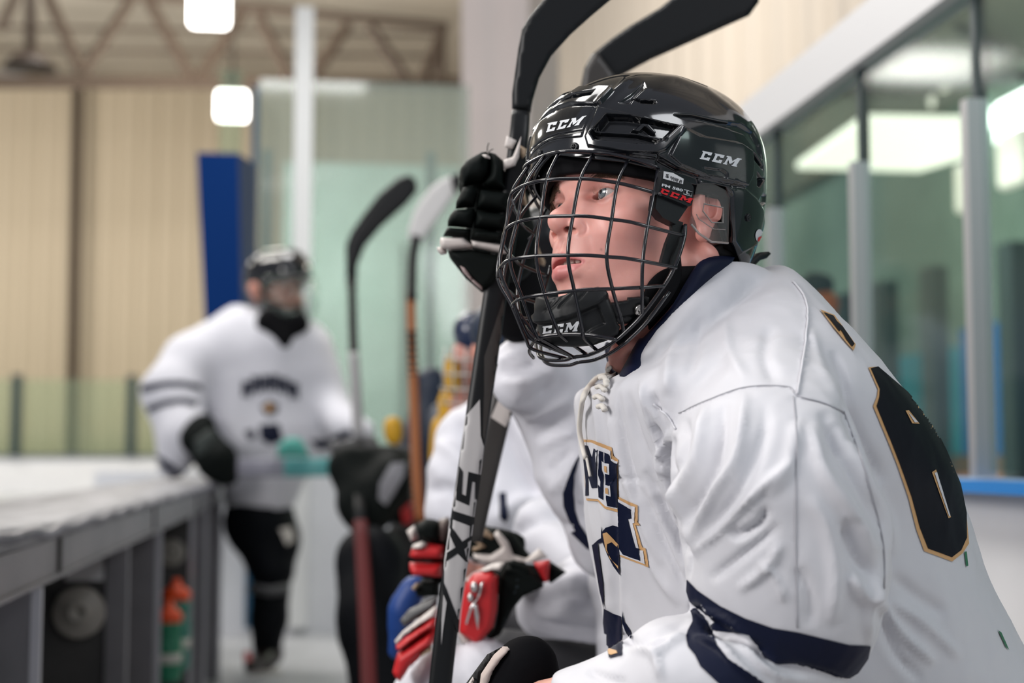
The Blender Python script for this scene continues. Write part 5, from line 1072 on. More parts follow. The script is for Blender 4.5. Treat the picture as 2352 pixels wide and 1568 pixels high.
# ---- the stick behind it
s2 = holder('hockey_stick', 1085, 1215, 1.66, 'dark grey stick slanting behind the upright one, its blade above the helmet', 'hockey stick')
V, F = rect_bar([(1078, 1240, 1.66), (1105, 1120, 1.67), (1146, 950, 1.69), (1220, 660, 1.72), (1290, 380, 1.75), (1334, 222, 1.775)], .030, .020, 5); mesh_obj('shaft', V, F, SGRY, s2); sb2 = bvh_of(V, F)
decals('shaft_wrap', [[(1128, 958), (1168, 985), (1185, 930), (1150, 905)]], GWHT, s2, sb2)
pad([(1325, 240), (1333, 201), (1342, 156), (1359, 125), (1404, 89), (1449, 58), (1516, 18), (1545, -6), (1620, -35), (1700, -42), (1740, -25), (1744, 4), (1721, 36), (1672, 58), (1583, 98), (1493, 138), (1426, 174), (1400, 200), (1385, 250)], 1.78, .006, SBLK, s2, 'blade', 8, 9)
pad([(1330, 230), (1335, 198), (1344, 160), (1362, 128), (1372, 118), (1395, 150), (1418, 180), (1396, 205), (1380, 240)], 1.768, .005, SGRY, s2, 'hosel', 8, 8)
# ---- far sticks
s3 = holder('hockey_stick', 845, 1590, 3.1, 'black bladed stick with red lower shaft, standing between the standing player and the bench', 'hockey stick')
mesh_obj('shaft', *rect_bar([(850, 1640, 3.0), (840, 1400, 3.3), (828, 1200, 3.6)], .034, .022), mat('stick_red', (.085, .006, .008), .6, spec=.15), s3); mesh_obj('shaft', *rect_bar([(828, 1200, 3.6), (822, 1000, 3.9), (812, 800, 4.2), (808, 640, 4.4)], .028, .02), SBLK, s3); mesh_obj('shaft_wrap', *rect_bar([(824, 1010, 3.88), (817, 890, 4.05), (812, 815, 4.17)], .032, .024), mat('wrap_grey', (.22, .22, .23), .5), s3)
pad([(795, 660), (794, 562), (806, 533), (835, 491), (870, 445), (917, 406), (940, 401), (957, 415), (959, 439), (935, 468), (876, 521), (838, 566), (821, 609), (819, 660)], 4.4, .008, SBLK, s3, 'blade', 7, 8)
s4 = holder('hockey_stick', 960, 1200, 3.3, 'stick with white blade, black toe and orange wrapped shaft, right of the black bladed stick', 'hockey stick')
ORG = mat('wrap_orange', (.24, .075, .018), .6); mesh_obj('shaft', *rect_bar([(966, 1195, 3.25), (958, 1100, 3.3), (950, 900, 3.5), (944, 700, 3.7), (946, 655, 3.75)], .024, .02), ORG, s4); mesh_obj('shaft', *rect_bar([(946, 690, 3.7), (948, 600, 3.8), (956, 545, 3.85)], .026, .02), SBLK, s4)
for i in range(26):
    y = 760 + i * 16; mesh_obj('wrap_band', *rect_bar([(947 + (y - 760) * .028, y, 3.62 - (y - 760) * .0008), (947 + (y - 760) * .028, y + 6, 3.62 - (y - 760) * .0008)], .030, .034), SBLK, s4)
pad([(940, 556), (937, 530), (950, 488), (968, 458), (990, 430), (1015, 412), (1036, 404), (1052, 400), (1050, 440), (1030, 470), (1005, 505), (980, 540), (962, 566)], 3.85, .008, mat('blade_white', (.62, .61, .60), .45), s4, 'blade', 7, 8); pad([(1034, 404), (1056, 394), (1062, 420), (1050, 448), (1040, 430)], 3.835, .010, SBLK, s4, 'toe', 5, 6)
# ---- neighbour: raised glove, helmet, jersey
nb = holder('person', 1300, 2000, 1.75, 'player next to the front one, white jersey, black gloved hand raised on a stick', 'person', 'x'); del nb['group']; nb.location.z = 0
ZC = lambda *a: [(1200 + x / 1.99, 780 + y / 1.99) for x, y in a]
jo, jbv = blob_obj('jersey', [((1320, 900, 1.76), (1420, 880, 1.80), 95, 90), ((1270, 880, 1.70), (1205, 850, 1.66), 88, 60), ((1205, 850, 1.66), (1190, 890, 1.64), 62, 48), ((1270, 900, 1.70), (1330, 1080, 1.70), 95, 85), ((1330, 1000, 1.72), (1400, 1240, 1.72), 90, 85), ((1420, 900, 1.8), (1480, 1300, 1.8), 110, 120), ((1480, 1300, 1.8), (1500, 1900, 1.8), 110, 120), ((1330, 1100, 1.68), (1375, 1200, 1.68), 70, 55)], .03, .006, WHITE2, nb, (.010, 24, 5), folds_=[(ZC(*a), w, h) for a, w, h in ((((-110, 110), (-60, 80), (30, 30)), 9, .006), (((-120, 150), (-40, 150), (80, 90)), 10, -.006), (((-110, 190), (20, 190), (180, 110)), 11, .006), (((-20, 300), (60, 260), (200, 180)), 12, -.006), (((0, 360), (90, 330), (230, 260)), 11, .006), (((60, 460), (120, 400), (240, 330)), 11, -.005), (((70, 500), (160, 450), (250, 420)), 10, .005), (((110, 620), (170, 560), (240, 500)), 10, -.006), (((120, 700), (180, 640), (200, 600)), 9, .005), (((120, 780), (170, 840), (230, 870)), 9, -.006), (((250, 560), (270, 700), (300, 850)), 8, -.005), (((60, 0), (120, 120), (150, 240)), 12, .004))])
ZC = lambda *a: [(1200 + x / 1.99, 780 + y / 1.99) for x, y in a]
decals('stripe', [ZC((268, 515), (245, 550), (225, 590), (205, 640), (185, 700), (188, 760), (212, 822), (242, 872), (222, 880), (300, 958), (322, 940), (302, 900), (262, 840), (242, 780), (234, 700), (236, 620), (255, 560))], NAVY, jo, jbv)
blob_obj('body', [((1235, 620, 1.74), (1240, 700, 1.74), 62, 50), ((1225, 740, 1.74), (1300, 860, 1.76), 42, 45), ((1200, 760, 1.68), (1220, 860, 1.70), 22, 34), ((1300, 860, 1.76), (1440, 1000, 1.78), 50, 60)], .02, .008, SKN2, nb)
blob_obj('arm_guard', [((1140, 620, 1.60), (1185, 745, 1.64), 40, 34), ((1185, 745, 1.64), (1200, 770, 1.66), 34, 26), ((1180, 600, 1.62), (1230, 720, 1.66), 46, 36)], .02, .007, FOAM, nb)
hb_, _ = blob_obj('helmet', [((1262, 560, 1.72), (1255, 640, 1.72), 86, 74), ((1235, 560, 1.71), (1230, 690, 1.70), 62, 44), ((1225, 700, 1.68), (1210, 760, 1.68), 30, 22)], .03, .006, MATTE, nb)
g1 = mesh_obj('glove', *(lambda V, F: (V, clean(F)))(*blob([((1095, 430, 1.55), (1160, 560, 1.55), 42, 52), ((1060, 560, 1.56), (1180, 560, 1.56), 30, 50), ((1185, 420, 1.56), (1175, 600, 1.57), 30, 50)], .02, .006)), GBLK, nb); g1['label'] = 'black glove gripping the upright stick'
G = lambda pts, d, th, m, nm='pad', e=16, **k: pad(Z9(*pts), d, th, m, g1, nm, e, 5, **k)
G(((310, 330), (360, 270), (480, 200), (545, 190), (575, 260), (560, 400), (500, 480), (400, 492), (330, 510), (300, 440), (298, 370)), 1.50, .030, GBLK, 'thumb', 26); G(((550, 190), (620, 210), (690, 270), (705, 380), (690, 470), (740, 550), (560, 525), (500, 490), (556, 400), (570, 260)), 1.50, .028, GBLK, 'finger', 24)
for q in (((330, 510), (430, 495), (462, 560), (430, 690), (260, 705), (265, 640), (300, 570)), ((250, 712), (430, 700), (440, 760), (410, 880), (188, 862), (190, 810), (210, 760)), ((186, 870), (400, 885), (390, 1000), (340, 965), (146, 952)), ((480, 530), (745, 562), (745, 750), (440, 710), (450, 620)), ((440, 718), (745, 758), (720, 912), (420, 880)), ((420, 888), (705, 916), (705, 1022), (400, 982))): G(q, 1.495, .024, GBLK, 'finger_roll', 20)
G(((128, 962), (330, 964), (412, 1030), (412, 1062), (200, 1078), (128, 1062), (118, 1000)), 1.485, .014, GWHT, 'cuff_trim', 9); G(((398, 986), (690, 1030), (742, 1092), (700, 1112), (410, 1052)), 1.485, .014, GWHT, 'cuff_trim', 9)
G(((188, 1078), (420, 1065), (560, 1100), (710, 1122), (700, 1220), (620, 1400), (500, 1460), (350, 1330), (210, 1150)), 1.50, .026, GBLK, 'cuff', 20); G(((92, 1050), (140, 1045), (185, 1080), (180, 1110), (130, 1120), (100, 1090)), 1.49, .010, GWHT, 'cuff_tab', 8); G(((300, 1215), (350, 1230), (420, 1330), (500, 1400), (500, 1440), (430, 1380), (330, 1280)), 1.478, .006, mat('tab_mauve', (.35, .27, .26), .5), 'cuff_tab', 6)
G(((495, 215), (530, 212), (570, 235), (572, 255), (520, 240)), 1.468, .004, GWHT, 'tab', 4)
G(((720, 470), (760, 330), (850, 250), (862, 380), (885, 560), (912, 690), (860, 660), (780, 560)), 1.52, .016, GTAN, 'palm', 12); G(((850, 240), (900, 215), (945, 260), (960, 420), (930, 600), (880, 500), (862, 380)), 1.53, .022, GBLK, 'finger', 14); G(((930, 900), (980, 930), (1020, 1080), (1070, 1180), (1060, 1220), (1010, 1200), (960, 1080)), 1.58, .012, GTAN, 'palm', 8)
hr = MB()
for a, b in (((545, 185), (560, 110)), ((560, 190), (600, 165))): hr.add(*tube(np.array([P(*Z9(a)[0], 1.49), P(*Z9(((a[0] + b[0]) / 2 - 6, (a[1] + b[1]) / 2))[0], 1.49), P(*Z9(b)[0], 1.49)]), .0005, 4))
hr.build('loose_thread', GBLK, g1)
# ---- third player: white jersey, black white and red gloves on the lap
pc = holder('person', 1200, 2000, 2.1, 'third player on the bench, white jersey, red and black gloves in the lap', 'person'); pc.location.z = 0
jc, jcb = blob_obj('jersey', [((1150, 900, 2.4), (1260, 880, 2.4), 60, 80), ((1080, 1010, 2.35), (1120, 1180, 2.3), 75, 95), ((1200, 980, 2.35), (1280, 1180, 2.3), 105, 100), ((1040, 1100, 2.3), (1015, 1170, 2.28), 55, 40), ((1250, 1220, 2.1), (1330, 1300, 2.0), 70, 50), ((1130, 1200, 2.3), (1240, 1260, 2.3), 80, 90)], .045, .008, WHITE2, pc, (.018, 15, 9), folds_=[(((1000, 1010), (1060, 1060), (1110, 1160)), 16, .012), (((1040, 960), (1100, 1040), (1130, 1120)), 14, -.012), (((1150, 960), (1190, 1060), (1250, 1160)), 16, -.014), (((1190, 960), (1240, 1080), (1300, 1180)), 16, .012), (((1130, 1200), (1200, 1150), (1300, 1140)), 16, .012), (((1150, 1240), (1240, 1190), (1320, 1180)), 14, -.012), (((980, 1130), (1030, 1120), (1080, 1150)), 12, -.010), (((1240, 990), (1290, 1080), (1320, 1200)), 14, -.010)])
decals('stripe', [[(1146, 1132), (1162, 1130), (1168, 1190), (1160, 1200), (1148, 1190)]], NAVY, jc, jcb)
blob_obj('sleeve', [((1250, 1385, 1.86), (1340, 1350, 1.84), 52, 62), ((1340, 1350, 1.84), (1430, 1390, 1.84), 62, 70), ((1240, 1420, 1.86), (1380, 1430, 1.84), 36, 40)], .03, .006, WHITE2, pc, (.010, 22, 11), folds_=[(((1215, 1440), (1290, 1452), (1400, 1470)), 7, .009), (((1210, 1425), (1300, 1436), (1400, 1448)), 7, -.007), (((1230, 1360), (1290, 1330), (1370, 1320)), 14, .008), (((1230, 1390), (1310, 1370), (1400, 1370)), 12, -.008), (((1240, 1420), (1310, 1405), (1390, 1410)), 10, .006), (((1260, 1310), (1320, 1295), (1390, 1300)), 10, -.006)])
blob_obj('pants', [((1150, 1480, 1.9), (1420, 1500, 1.9), 34, 40), ((1120, 1540, 1.9), (1420, 1560, 1.9), 50, 60), ((1300, 1440, 2.05), (1180, 1400, 2.1), 60, 60)], .03, .008, mat('pants_grey', (.045, .045, .050), .6), pc, (.005, 30, 2))
blob_obj('body', [((1130, 800, 2.35), (1140, 860, 2.35), 50, 40), ((1150, 900, 2.4), (1180, 1900, 2.3), 50, 90)], .03, .012, SKN2, pc); blob_obj('helmet', [((1145, 760, 2.35), (1150, 790, 2.35), 70, 62)], .02, .012, DKN, pc)
K = lambda pts, d, th, m, par, nm='pad', e=16, **k: pad(Z10(*pts), d, th, m, par, nm, e, 6, **k)
gr = mesh_obj('glove', *(lambda V, F: (V, clean(F)))(*blob([((1095, 1370, 1.78), (1110, 1440, 1.78), 30, 26), ((1150, 1330, 1.80), (1190, 1330, 1.82), 34, 30), ((1180, 1330, 1.82), (1260, 1310, 1.84), 28, 18)], .02, .006)), GBLK, pc); gr['label'] = 'red and black glove on the lap'
K(((640, 790), (700, 725), (830, 700), (885, 742), (878, 1000), (850, 1130), (745, 1262), (690, 1250), (583, 1170), (600, 1000), (618, 860)), 1.72, .022, GRED, gr, 'back_pad', 18); K(((632, 775), (690, 720), (770, 685), (840, 650), (945, 635), (900, 705), (830, 700), (700, 728), (650, 800)), 1.725, .018, GWHT, gr, 'trim', 10); K(((568, 1165), (640, 1195), (740, 1262), (690, 1282), (600, 1262)), 1.72, .014, GWHT, gr, 'trim', 8)
K(((890, 745), (960, 640), (1080, 650), (1225, 765), (1235, 830), (1080, 900), (1000, 1000), (900, 1200), (775, 1255), (860, 1130), (880, 1000)), 1.745, .020, GBLK, gr, 'palm', 14); K(((1000, 720), (1075, 720), (1070, 830), (1000, 960), (930, 1130), (880, 1180), (950, 950)), 1.735, .010, mat('slate', (.02, .035, .045), .5), gr, 'palm_patch', 8)
K(((1155, 640), (1285, 618), (1275, 785), (1232, 795)), 1.75, .014, GRED, gr, 'finger', 9); K(((1282, 630), (1412, 715), (1290, 805), (1270, 780)), 1.765, .014, GBLK, gr, 'finger', 9); K(((940, 640), (1000, 620), (1090, 640), (1140, 690), (1150, 800), (1060, 700)), 1.74, .014, GBLK, gr, 'finger', 9)
for e in ((700, 832, 30, 46, -.15), (672, 912, 24, 36, -.2)): K([(e[0] + e[2] * math.cos(t), e[1] + e[3] * math.sin(t)) for t in np.linspace(0, 6.283, 20, endpoint=False)], 1.694, .006, mat('emblem_silver', (.62, .60, .60), .2, metal=.7), gr, 'emblem', 8)
K(((752, 800), (775, 780), (745, 900), (690, 985), (645, 1120), (630, 1110), (670, 980), (720, 920)), 1.694, .004, MATS['emblem_silver'], gr, 'emblem', 5); K(((690, 965), (725, 960), (738, 1060), (730, 1165), (712, 1100)), 1.694, .004, MATS['emblem_silver'], gr, 'emblem', 5)
gb = mesh_obj('glove', *(lambda V, F: (V, clean(F)))(*blob([((1100, 1240, 1.86), (1180, 1250, 1.86), 34, 30), ((1000, 1230, 1.86), (1100, 1250, 1.86), 22, 30), ((1010, 1280, 1.86), (1010, 1320, 1.86), 24, 24)], .02, .006)), GBLK, pc); gb['label'] = 'black, cream and red glove under the upright stick'
K(((660, 400), (850, 368), (990, 400), (1110, 560), (1150, 600), (1000, 640), (700, 640), (660, 560)), 1.84, .018, GBLK, gb, 'back_pad', 14); K(((690, 572), (830, 580), (912, 525), (850, 425), (880, 388), (962, 480), (1000, 580), (1100, 612), (1200, 530), (1270, 600), (1160, 640), (1000, 640), (900, 662), (780, 655), (700, 610)), 1.82, .012, GWHT, gb, 'trim', 7)
K(((690, 425), (792, 520), (690, 556), (690, 525), (742, 512), (690, 462)), 1.822, .008, GTAN, gb, 'trim', 5); K(((700, 340), (760, 350), (850, 440), (840, 465), (780, 440)), 1.822, .008, GTAN, gb, 'trim', 5)
K(((255, 345), (330, 302), (400, 312), (440, 330), (440, 480), (380, 482), (300, 462), (258, 400)), 1.84, .024, GBLK, gb, 'finger_roll', 16); K(((430, 310), (505, 288), (520, 340), (475, 480), (430, 480), (410, 400)), 1.845, .020, mat('glove_taupe', (.12, .09, .08), .5), gb, 'finger_roll', 12)
K(((200, 595), (228, 510), (340, 492), (465, 510), (460, 612), (250, 608)), 1.83, .022, GRED, gb, 'finger_roll', 14); K(((204, 640), (455, 640), (450, 752), (230, 742), (204, 700)), 1.83, .022, GRED, gb, 'finger_roll', 14); K(((228, 505), (300, 478), (342, 500), (315, 532), (216, 535)), 1.82, .018, GWHT, gb, 'trim', 8)
K(((180, 400), (240, 350), (262, 400), (270, 460), (215, 480)), 1.86, .014, GWHT, gb, 'trim', 8)
K(((238, 835), (300, 768), (435, 780), (435, 900), (262, 905)), 1.84, .020, GBLK, gb, 'finger_roll', 14); K(((215, 840), (250, 800), (285, 790), (240, 862)), 1.82, .010, GTAN, gb, 'trim', 5)
gl3 = mesh_obj('glove', *(lambda V, F: (V, clean(F)))(*blob([((960, 1470, 1.72), (980, 1420, 1.74), 22, 20), ((940, 1510, 1.70), (990, 1450, 1.72), 20, 18)], .015, .006)), GRED, pc); gl3['label'] = 'red fingers of a glove on the knee'
K(((128, 1085), (200, 1000), (420, 895), (412, 975), (240, 1085), (160, 1135)), 1.74, .016, GGRY, gl3, 'back_pad', 12); K(((88, 1245), (150, 1170), (240, 1100), (330, 1030), (412, 968), (412, 1045), (280, 1120), (170, 1200), (100, 1272)), 1.71, .016, GWHT, gl3, 'trim', 9)
K(((98, 1275), (180, 1205), (300, 1130), (408, 1050), (402, 1120), (300, 1185), (140, 1312), (100, 1312)), 1.70, .018, GRED, gl3, 'finger', 12); K(((110, 1335), (200, 1275), (392, 1150), (382, 1262), (290, 1330), (230, 1400), (170, 1500), (132, 1555), (72, 1482)), 1.70, .022, GRED, gl3, 'finger', 14); K(((372, 1268), (345, 1290), (278, 1348), (300, 1362), (372, 1320)), 1.69, .012, GTAN, gl3, 'palm', 6)
V, F = blob([((1020, 1560, 1.74), (1110, 1530, 1.72), 70, 60), ((1100, 1560, 1.70), (1150, 1600, 1.70), 66, 70), ((960, 1600, 1.76), (1000, 1680, 1.76), 60, 70)], .03, .005); q = proj(V); V = V + vnorm(V, F) * (np.abs(np.sin((q[:, 0] * .25 + q[:, 1] * .10))) * .0022)[:, None]; mesh_obj('sock', V, clean(F), WHITE2, pc)
blob_obj('undersleeve', [((925, 1400, 2.0), (950, 1350, 2.0), 34, 28), ((915, 1440, 2.0), (905, 1500, 2.0), 22, 14)], .02, .007, ROYAL, pc, (.006, 40, 4))
# ---- front player's own glove at the bottom edge
g0 = mesh_obj('glove', *(lambda V, F: (V, clean(F)))(*blob([((1205, 1535, 1.24), (1180, 1590, 1.24), 66, 72), ((1228, 1528, 1.24), (1240, 1600, 1.24), 50, 54), ((1190, 1510, 1.25), (1215, 1505, 1.24), 36, 36)], .012, .0035)), mat('glove_knit', (.004, .004, .005), .8, spec=.06, bump=(900, .3, .0004)), hero); g0['label'] = 'black glove at the wrist'
def band(pts, d, r, m, par, nm, flat=.5):
    V, F = tube(catmull([P(x, y, dd) for (x, y), dd in zip(pts, d)], 6), r, 10, flat=flat); return mesh_obj(nm, V, F, m, par)
pad(Z10((735, 1640), (752, 1500), (850, 1352), (920, 1292), (995, 1285), (905, 1392), (850, 1470), (815, 1568), (800, 1640)), 1.235, .012, mat('cuff_cream', (.56, .47, .43), .7, bump=(60, .4, .001, 'wave', (40, 40, 1))), g0, 'cuff', 9, 5)
pad(Z10((640, 1640), (640, 1568), (722, 1455), (800, 1350), (900, 1295), (925, 1290), (852, 1350), (765, 1480), (745, 1568), (735, 1640)), 1.25, .008, mat('cuff_rib', (.012, .012, .013), .8, bump=(60, 1, .002, 'wave', (1, 1, 40))), g0, 'cuff_rib', 6, 5)
pad(Z10((655, 1568), (690, 1520), (700, 1540), (680, 1600), (655, 1600)), 1.238, .004, GWHT, g0, 'cuff_print', 3, 5)
blob_obj('wrist', [((1250, 1620, 1.20), (1330, 1605, 1.18), 50, 46), ((1235, 1600, 1.21), (1300, 1585, 1.19), 30, 34)], .01, .004, mat('skin_wrist', (.62, .33, .26), .45, sss=.2), hero)
# ---- standing player
pe = holder('person', 615, 1550, 6.3, 'bearded player in white jersey standing at the far end, leaning on the ledge', 'person'); pe.location.z = 0
D = 6.3
je, jeb = blob_obj('jersey', [((640, 800, D), (640, 1000, D), 92, 96), ((560, 770, D), (700, 800, D), 60, 52), ((545, 765, D), (440, 830, D - .1), 58, 58), ((440, 830, D - .1), (395, 905, D - .2), 60, 62), ((395, 905, D - .2), (420, 1000, D - .3), 62, 58), ((420, 1000, D - .3), (400, 1060, D - .35), 48, 36), ((705, 800, D), (745, 920, D), 50, 48), ((745, 920, D), (800, 985, D - .2), 46, 38), ((800, 985, D - .2), (836, 990, D - .3), 36, 26), ((545, 830, D), (560, 1010, D - .05), 86, 84), ((700, 860, D), (725, 1000, D), 62, 62), ((640, 1000, D), (605, 1110, D), 98, 84), ((590, 1100, D), (560, 1150, D), 60, 42)], .06, .020, WHITE2, pe, (.022, 9, 4))
decals('stripe', [[(325, 885), (380, 874), (420, 874), (462, 884), (462, 896), (420, 886), (380, 888), (325, 902)], [(325, 938), (380, 918), (420, 914), (455, 922), (450, 934), (415, 926), (380, 932), (330, 954)], [(356, 1040), (400, 1068), (420, 1090), (405, 1094), (372, 1072)]], NAVY, je, jeb, .003, 8)
decals('stripe', [[(710, 1010), (750, 1008), (800, 985), (812, 996), (770, 1025), (730, 1032)]], NAVY, je, jeb, .003, 8)
for i, (x, y) in enumerate(((566, 892), (588, 882), (610, 878), (632, 878), (654, 884), (676, 896))): decals('crest', [[(x - 10, y - 17 - (i % 2) * 3), (x + 9, y - 16), (x + 10, y + 20), (x + 3, y + 21), (x, y + 4), (x - 4, y + 20), (x - 11, y + 19)]], NAVY, je, jeb, .003, 6)
decals('crest', [[(598, 935), (618, 918), (640, 930), (636, 950), (612, 955)], [(596, 975), (640, 972), (650, 1010), (622, 1022), (598, 1008)], [(560, 990), (580, 985), (590, 1000), (575, 1012)]], NAVY, je, jeb, .003, 6); decals('crest', [[(606, 932), (622, 926), (630, 940), (614, 946)]], GOLD, je, jeb, .004, 6)
blob_obj('body', [((645, 655, D), (655, 700, D), 46, 40), ((690, 690, D - .06), (692, 694, D - .06), 12, 9), ((640, 720, D), (640, 780, D), 38, 48), ((586, 662, D - .06), (592, 684, D - .06), 17, 12), ((640, 780, D), (620, 1100, D), 50, 60)], .015, .010, SKN2, pe)
blob_obj('beard', [((655, 712, D - .02), (688, 715, D - .03), 32, 17), ((640, 700, D - .02), (668, 722, D), 30, 24)], .01, .010, mat('beard', (.055, .03, .02), .8), pe)
for px in (655, 682): mesh_obj('eye', *lathe([(.001, -.01), (.010, -.005), (.010, .005), (.001, .01)], 10, P(px, 665, D - .085), frame_to((0, -1, 0))), INK, pe)
for a, b in (((646, 652), (664, 648)), ((676, 650), (692, 654))): mesh_obj('eyebrow', *tube(np.array([P(*a, D - .09), P(*b, D - .09)]), .005, 6), HAIR, pe)
he, _ = blob_obj('helmet', [((625, 632, D + .02), (660, 625, D), 60, 56), ((596, 650, D + .02), (600, 690, D + .02), 34, 22), ((610, 690, D - .03), (620, 735, D - .05), 8, 8)], .03, .012, SHELL, pe, extra=lambda q, d: sub(d, ell(q, P(672, 710, D - .12), np.array([.105, .16, .135])), .02))
sh = MB(); 
for t in (-1, 1): pass
V, F = surfnet(lambda q: np.maximum(np.abs(ell(q, P(664, 680, D - .03), (.135, .15, .155))) - .004, np.maximum(q[:, 1] - P(664, 680, D)[1] + .02, q[:, 2] - P(664, 640, D)[2])), P(664, 680, D) - .22, P(664, 680, D) + .2, .010); mesh_obj('face_shield', V, clean(F), glass_mat('visor', (.86, .90, .88), .03, (.05, .08, .07), .03), he)
blob_obj('neck_guard', [((640, 745, D - .08), (680, 740, D - .10), 34, 28), ((630, 745, D - .10), (652, 785, D - .16), 44, 16), ((680, 745, D - .1), (655, 790, D - .14), 30, 14)], .02, .012, FOAM, pe)
blob_obj('glove', [((455, 1000, D - .35), (500, 1060, D - .4), 42, 44), ((500, 1060, D - .4), (520, 1090, D - .4), 44, 28), ((440, 1010, D - .4), (470, 975, D - .35), 26, 24)], .03, .014, GBLK, pe, (.01, 25, 1))
pad([(445, 1010), (480, 985), (500, 1000), (470, 1040), (450, 1050)], D - .62, .006, mat('glove_sheen', (.03, .04, .036), .45), pe, 'glove_patch', 6, 8)  # lighter patch painting the sheen of the black glove
blob_obj('pants', [((590, 1130, D), (590, 1200, D), 62, 72), ((600, 1200, D), (625, 1310, D - .1), 76, 52), ((560, 1180, D + .1), (640, 1240, D - .05), 40, 50)], .05, .018, PANT, pe, (.012, 12, 3)); decals('badge', [[(640, 1215), (665, 1210), (672, 1240), (655, 1252)]], GWHT, pe, _ if 0 else bvh_of(*blob([((600, 1200, D - .05), (625, 1310, D - .15), 78, 54)], .03, .03)), .01)
blob_obj('sock', [((622, 1340, D - .1), (618, 1420, D - .05), 46, 42), ((618, 1420, D - .05), (612, 1500, D), 42, 32)], .03, .014, PANT, pe); mesh_obj('sock_band', *tube(np.array([P(575, 1350, D - .2), P(620, 1358, D - .24), P(664, 1350, D - .2)]), .020, 8), GGRY, pe)
blob_obj('skate', [((615, 1500, D), (600, 1525, D - .1), 36, 26), ((600, 1525, D - .1), (575, 1530, D - .25), 24, 16)], .02, .012, mat('skate_black', (.02, .012, .012), .4), pe); mesh_obj('skate_holder', *tube(np.array([P(572, 1545, D - .25), P(640, 1542, D - .02)]), .018, 8, flat=.6), GWHT, pe); mesh_obj('skate_trim', *tube(np.array([P(566, 1500, D - .2), P(572, 1530, D - .26)]), .016, 6), GRED, pe)
st5 = holder('hockey_stick', 660, 1074, D - .55, 'pale and teal stick laid level between the standing player and the ledge', 'hockey stick')
TEAL = mat('stick_teal', (.10, .34, .34), .4); mesh_obj('shaft', *rect_bar([(548, 1074, D - .5), (660, 1074, D - .52)], .075, .03), mat('stick_pale', (.26, .26, .31), .4), st5); mesh_obj('shaft', *rect_bar([(655, 1074, D - .52), (780, 1072, D - .55)], .075, .03), TEAL, st5); pad([(635, 1050), (640, 1020), (662, 1004), (690, 1006), (705, 1030), (712, 1050)], D - .56, .02, mat('cloth_teal', (.07, .33, .28), .6), st5, 'blade', 12, 8)
# ---- seated player with big black gloves between them
pf = holder('person', 870, 1900, 3.9, 'seated player in black pants behind the red shafted stick, big black gloves on the knees', 'person'); pf.location.z = 0
blob_obj('pants', [((850, 1290, 3.6), (860, 1420, 3.5), 82, 76), ((860, 1420, 3.5), (880, 1640, 3.4), 76, 70), ((940, 1250, 3.9), (960, 1320, 3.8), 60, 60)], .05, .016, PANT, pf, (.01, 12, 6))
blob_obj('body', [((960, 1000, 4.2), (950, 1200, 4.0), 50, 60)], .03, .03, DKN, pf)
gf, gfb = blob_obj('glove', [((800, 1080, 3.8), (850, 1150, 3.75), 44, 58), ((850, 1150, 3.75), (900, 1100, 3.75), 62, 52), ((800, 1060, 3.8), (900, 1060, 3.8), 34, 34), ((820, 1160, 3.75), (840, 1200, 3.7), 40, 36), ((920, 1080, 3.8), (925, 1180, 3.8), 34, 26)], .03, .012, GBLK, pf, (.014, 18, 2))
decals('glove_patch', [[(868, 1145), (872, 1110), (900, 1065), (930, 1062), (928, 1090), (905, 1130), (885, 1160)]], mat('badge_grey', (.22, .22, .24), .4), gf, gfb, .004); decals('glove_patch', [[(918, 1170), (945, 1145), (960, 1170), (955, 1200), (925, 1200)]], GRED, gf, gfb, .004)
blob_obj('glove_cuff', [((770, 1030, 3.85), (850, 1020, 3.9), 18, 22), ((870, 1045, 3.85), (940, 1050, 3.9), 26, 26)], .02, .012, GGRY, pf)
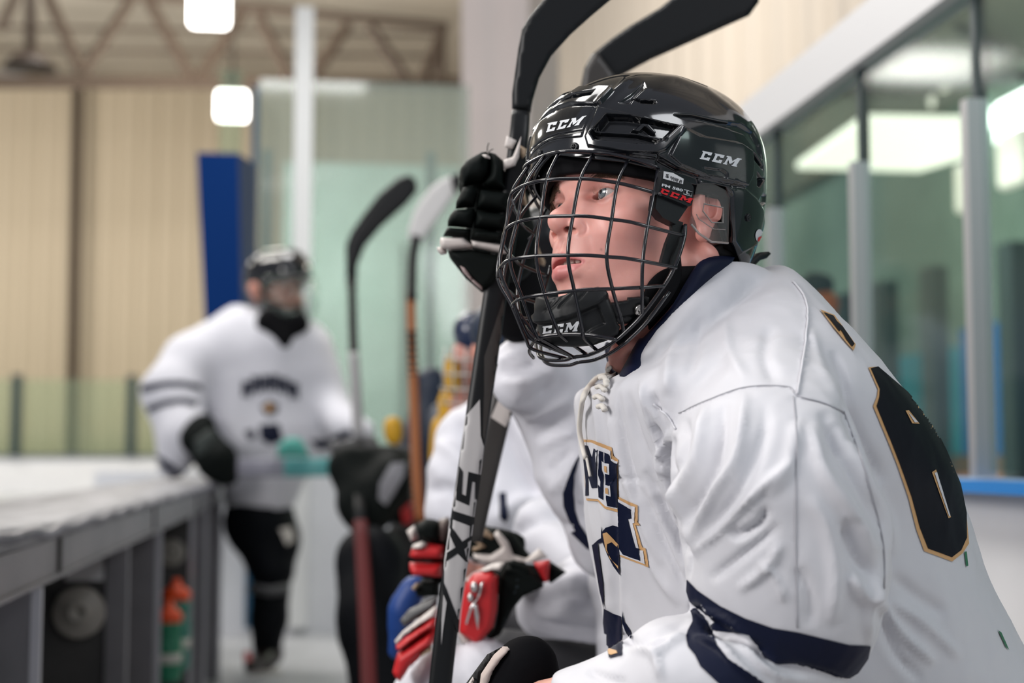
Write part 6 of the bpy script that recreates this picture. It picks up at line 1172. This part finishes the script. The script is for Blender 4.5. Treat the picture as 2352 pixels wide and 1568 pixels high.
# ---- player in yellow and navy
pd = holder('person', 1060, 2000, 3.0, 'player in yellow and navy with a pale face cage, half hidden behind the upright stick', 'person'); pd.location.z = 0
blob_obj('jersey', [((1050, 920, 3.1), (1060, 1060, 3.1), 46, 52), ((1022, 980, 3.2), (1016, 1060, 3.2), 34, 34)], .04, .014, YEL, pd); blob_obj('undershirt', [((990, 880, 4.1), (980, 1010, 4.1), 40, 44), ((975, 960, 4.1), (960, 1120, 4.1), 34, 40), ((1020, 960, 3.8), (1040, 1150, 3.5), 40, 40)], .03, .014, DKN, pd)
blob_obj('body', [((1075, 815, 3.0), (1070, 860, 3.0), 42, 32), ((1070, 880, 3.05), (1060, 1300, 3.1), 34, 50)], .02, .012, mat('skin_pink', (.48, .22, .18), .5), pd); hd, _ = blob_obj('helmet', [((1085, 760, 3.0), (1090, 785, 3.0), 48, 44)], .02, .012, mat('helmet_navy', (.012, .022, .06), .2, coat=.4), pd)
cg = MB()
for i in range(4): y = 822 + i * 34; cg.add(*tube(catmull([P(1012 + abs(i - 2) * 3, y, 3.0), P(1035, y + 3, 2.88), P(1075, y + 4, 2.84), P(1110, y, 2.9)], 4), .0024, 6))
for x in (1018, 1040, 1066, 1092): cg.add(*tube(catmull([P(x + 6, 800, 2.92), P(x, 860, 2.86), P(x + 6, 930, 2.9)], 4), .0024, 6))
cg.build('face_cage', mat('cage_white', (.38, .37, .35), .3), hd); blob_obj('mask_lining', [((1034, 835, 2.95), (1040, 890, 2.95), 20, 20)], .01, .010, YEL, hd)
mesh_obj('glove', *(lambda V, F: (V, clean(F)))(*blob([((903, 978, 3.7), (905, 1003, 3.7), 24, 22)], .01, .01)), YEL, pd)
# ---- dark coated figure further down and the onlooker behind the glass
po = holder('person', 1890, 1500, 4.6, 'onlooker behind the glass in a dark cap, face glowing orange', 'person'); po.location.z = 0
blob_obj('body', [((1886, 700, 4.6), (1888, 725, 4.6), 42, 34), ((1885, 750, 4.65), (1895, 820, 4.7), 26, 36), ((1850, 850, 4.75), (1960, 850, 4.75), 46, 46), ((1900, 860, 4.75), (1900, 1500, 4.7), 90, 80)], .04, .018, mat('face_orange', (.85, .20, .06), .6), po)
blob_obj('coat', [((1840, 870, 4.7), (1965, 870, 4.7), 54, 54), ((1900, 900, 4.7), (1900, 1300, 4.7), 104, 100)], .05, .02, mat('coat_tan', (.30, .22, .14), .8), po); blob_obj('cap', [((1866, 655, 4.6), (1888, 655, 4.6), 32, 30), ((1836, 672, 4.55), (1850, 672, 4.55), 12, 10)], .02, .014, DKP, po)
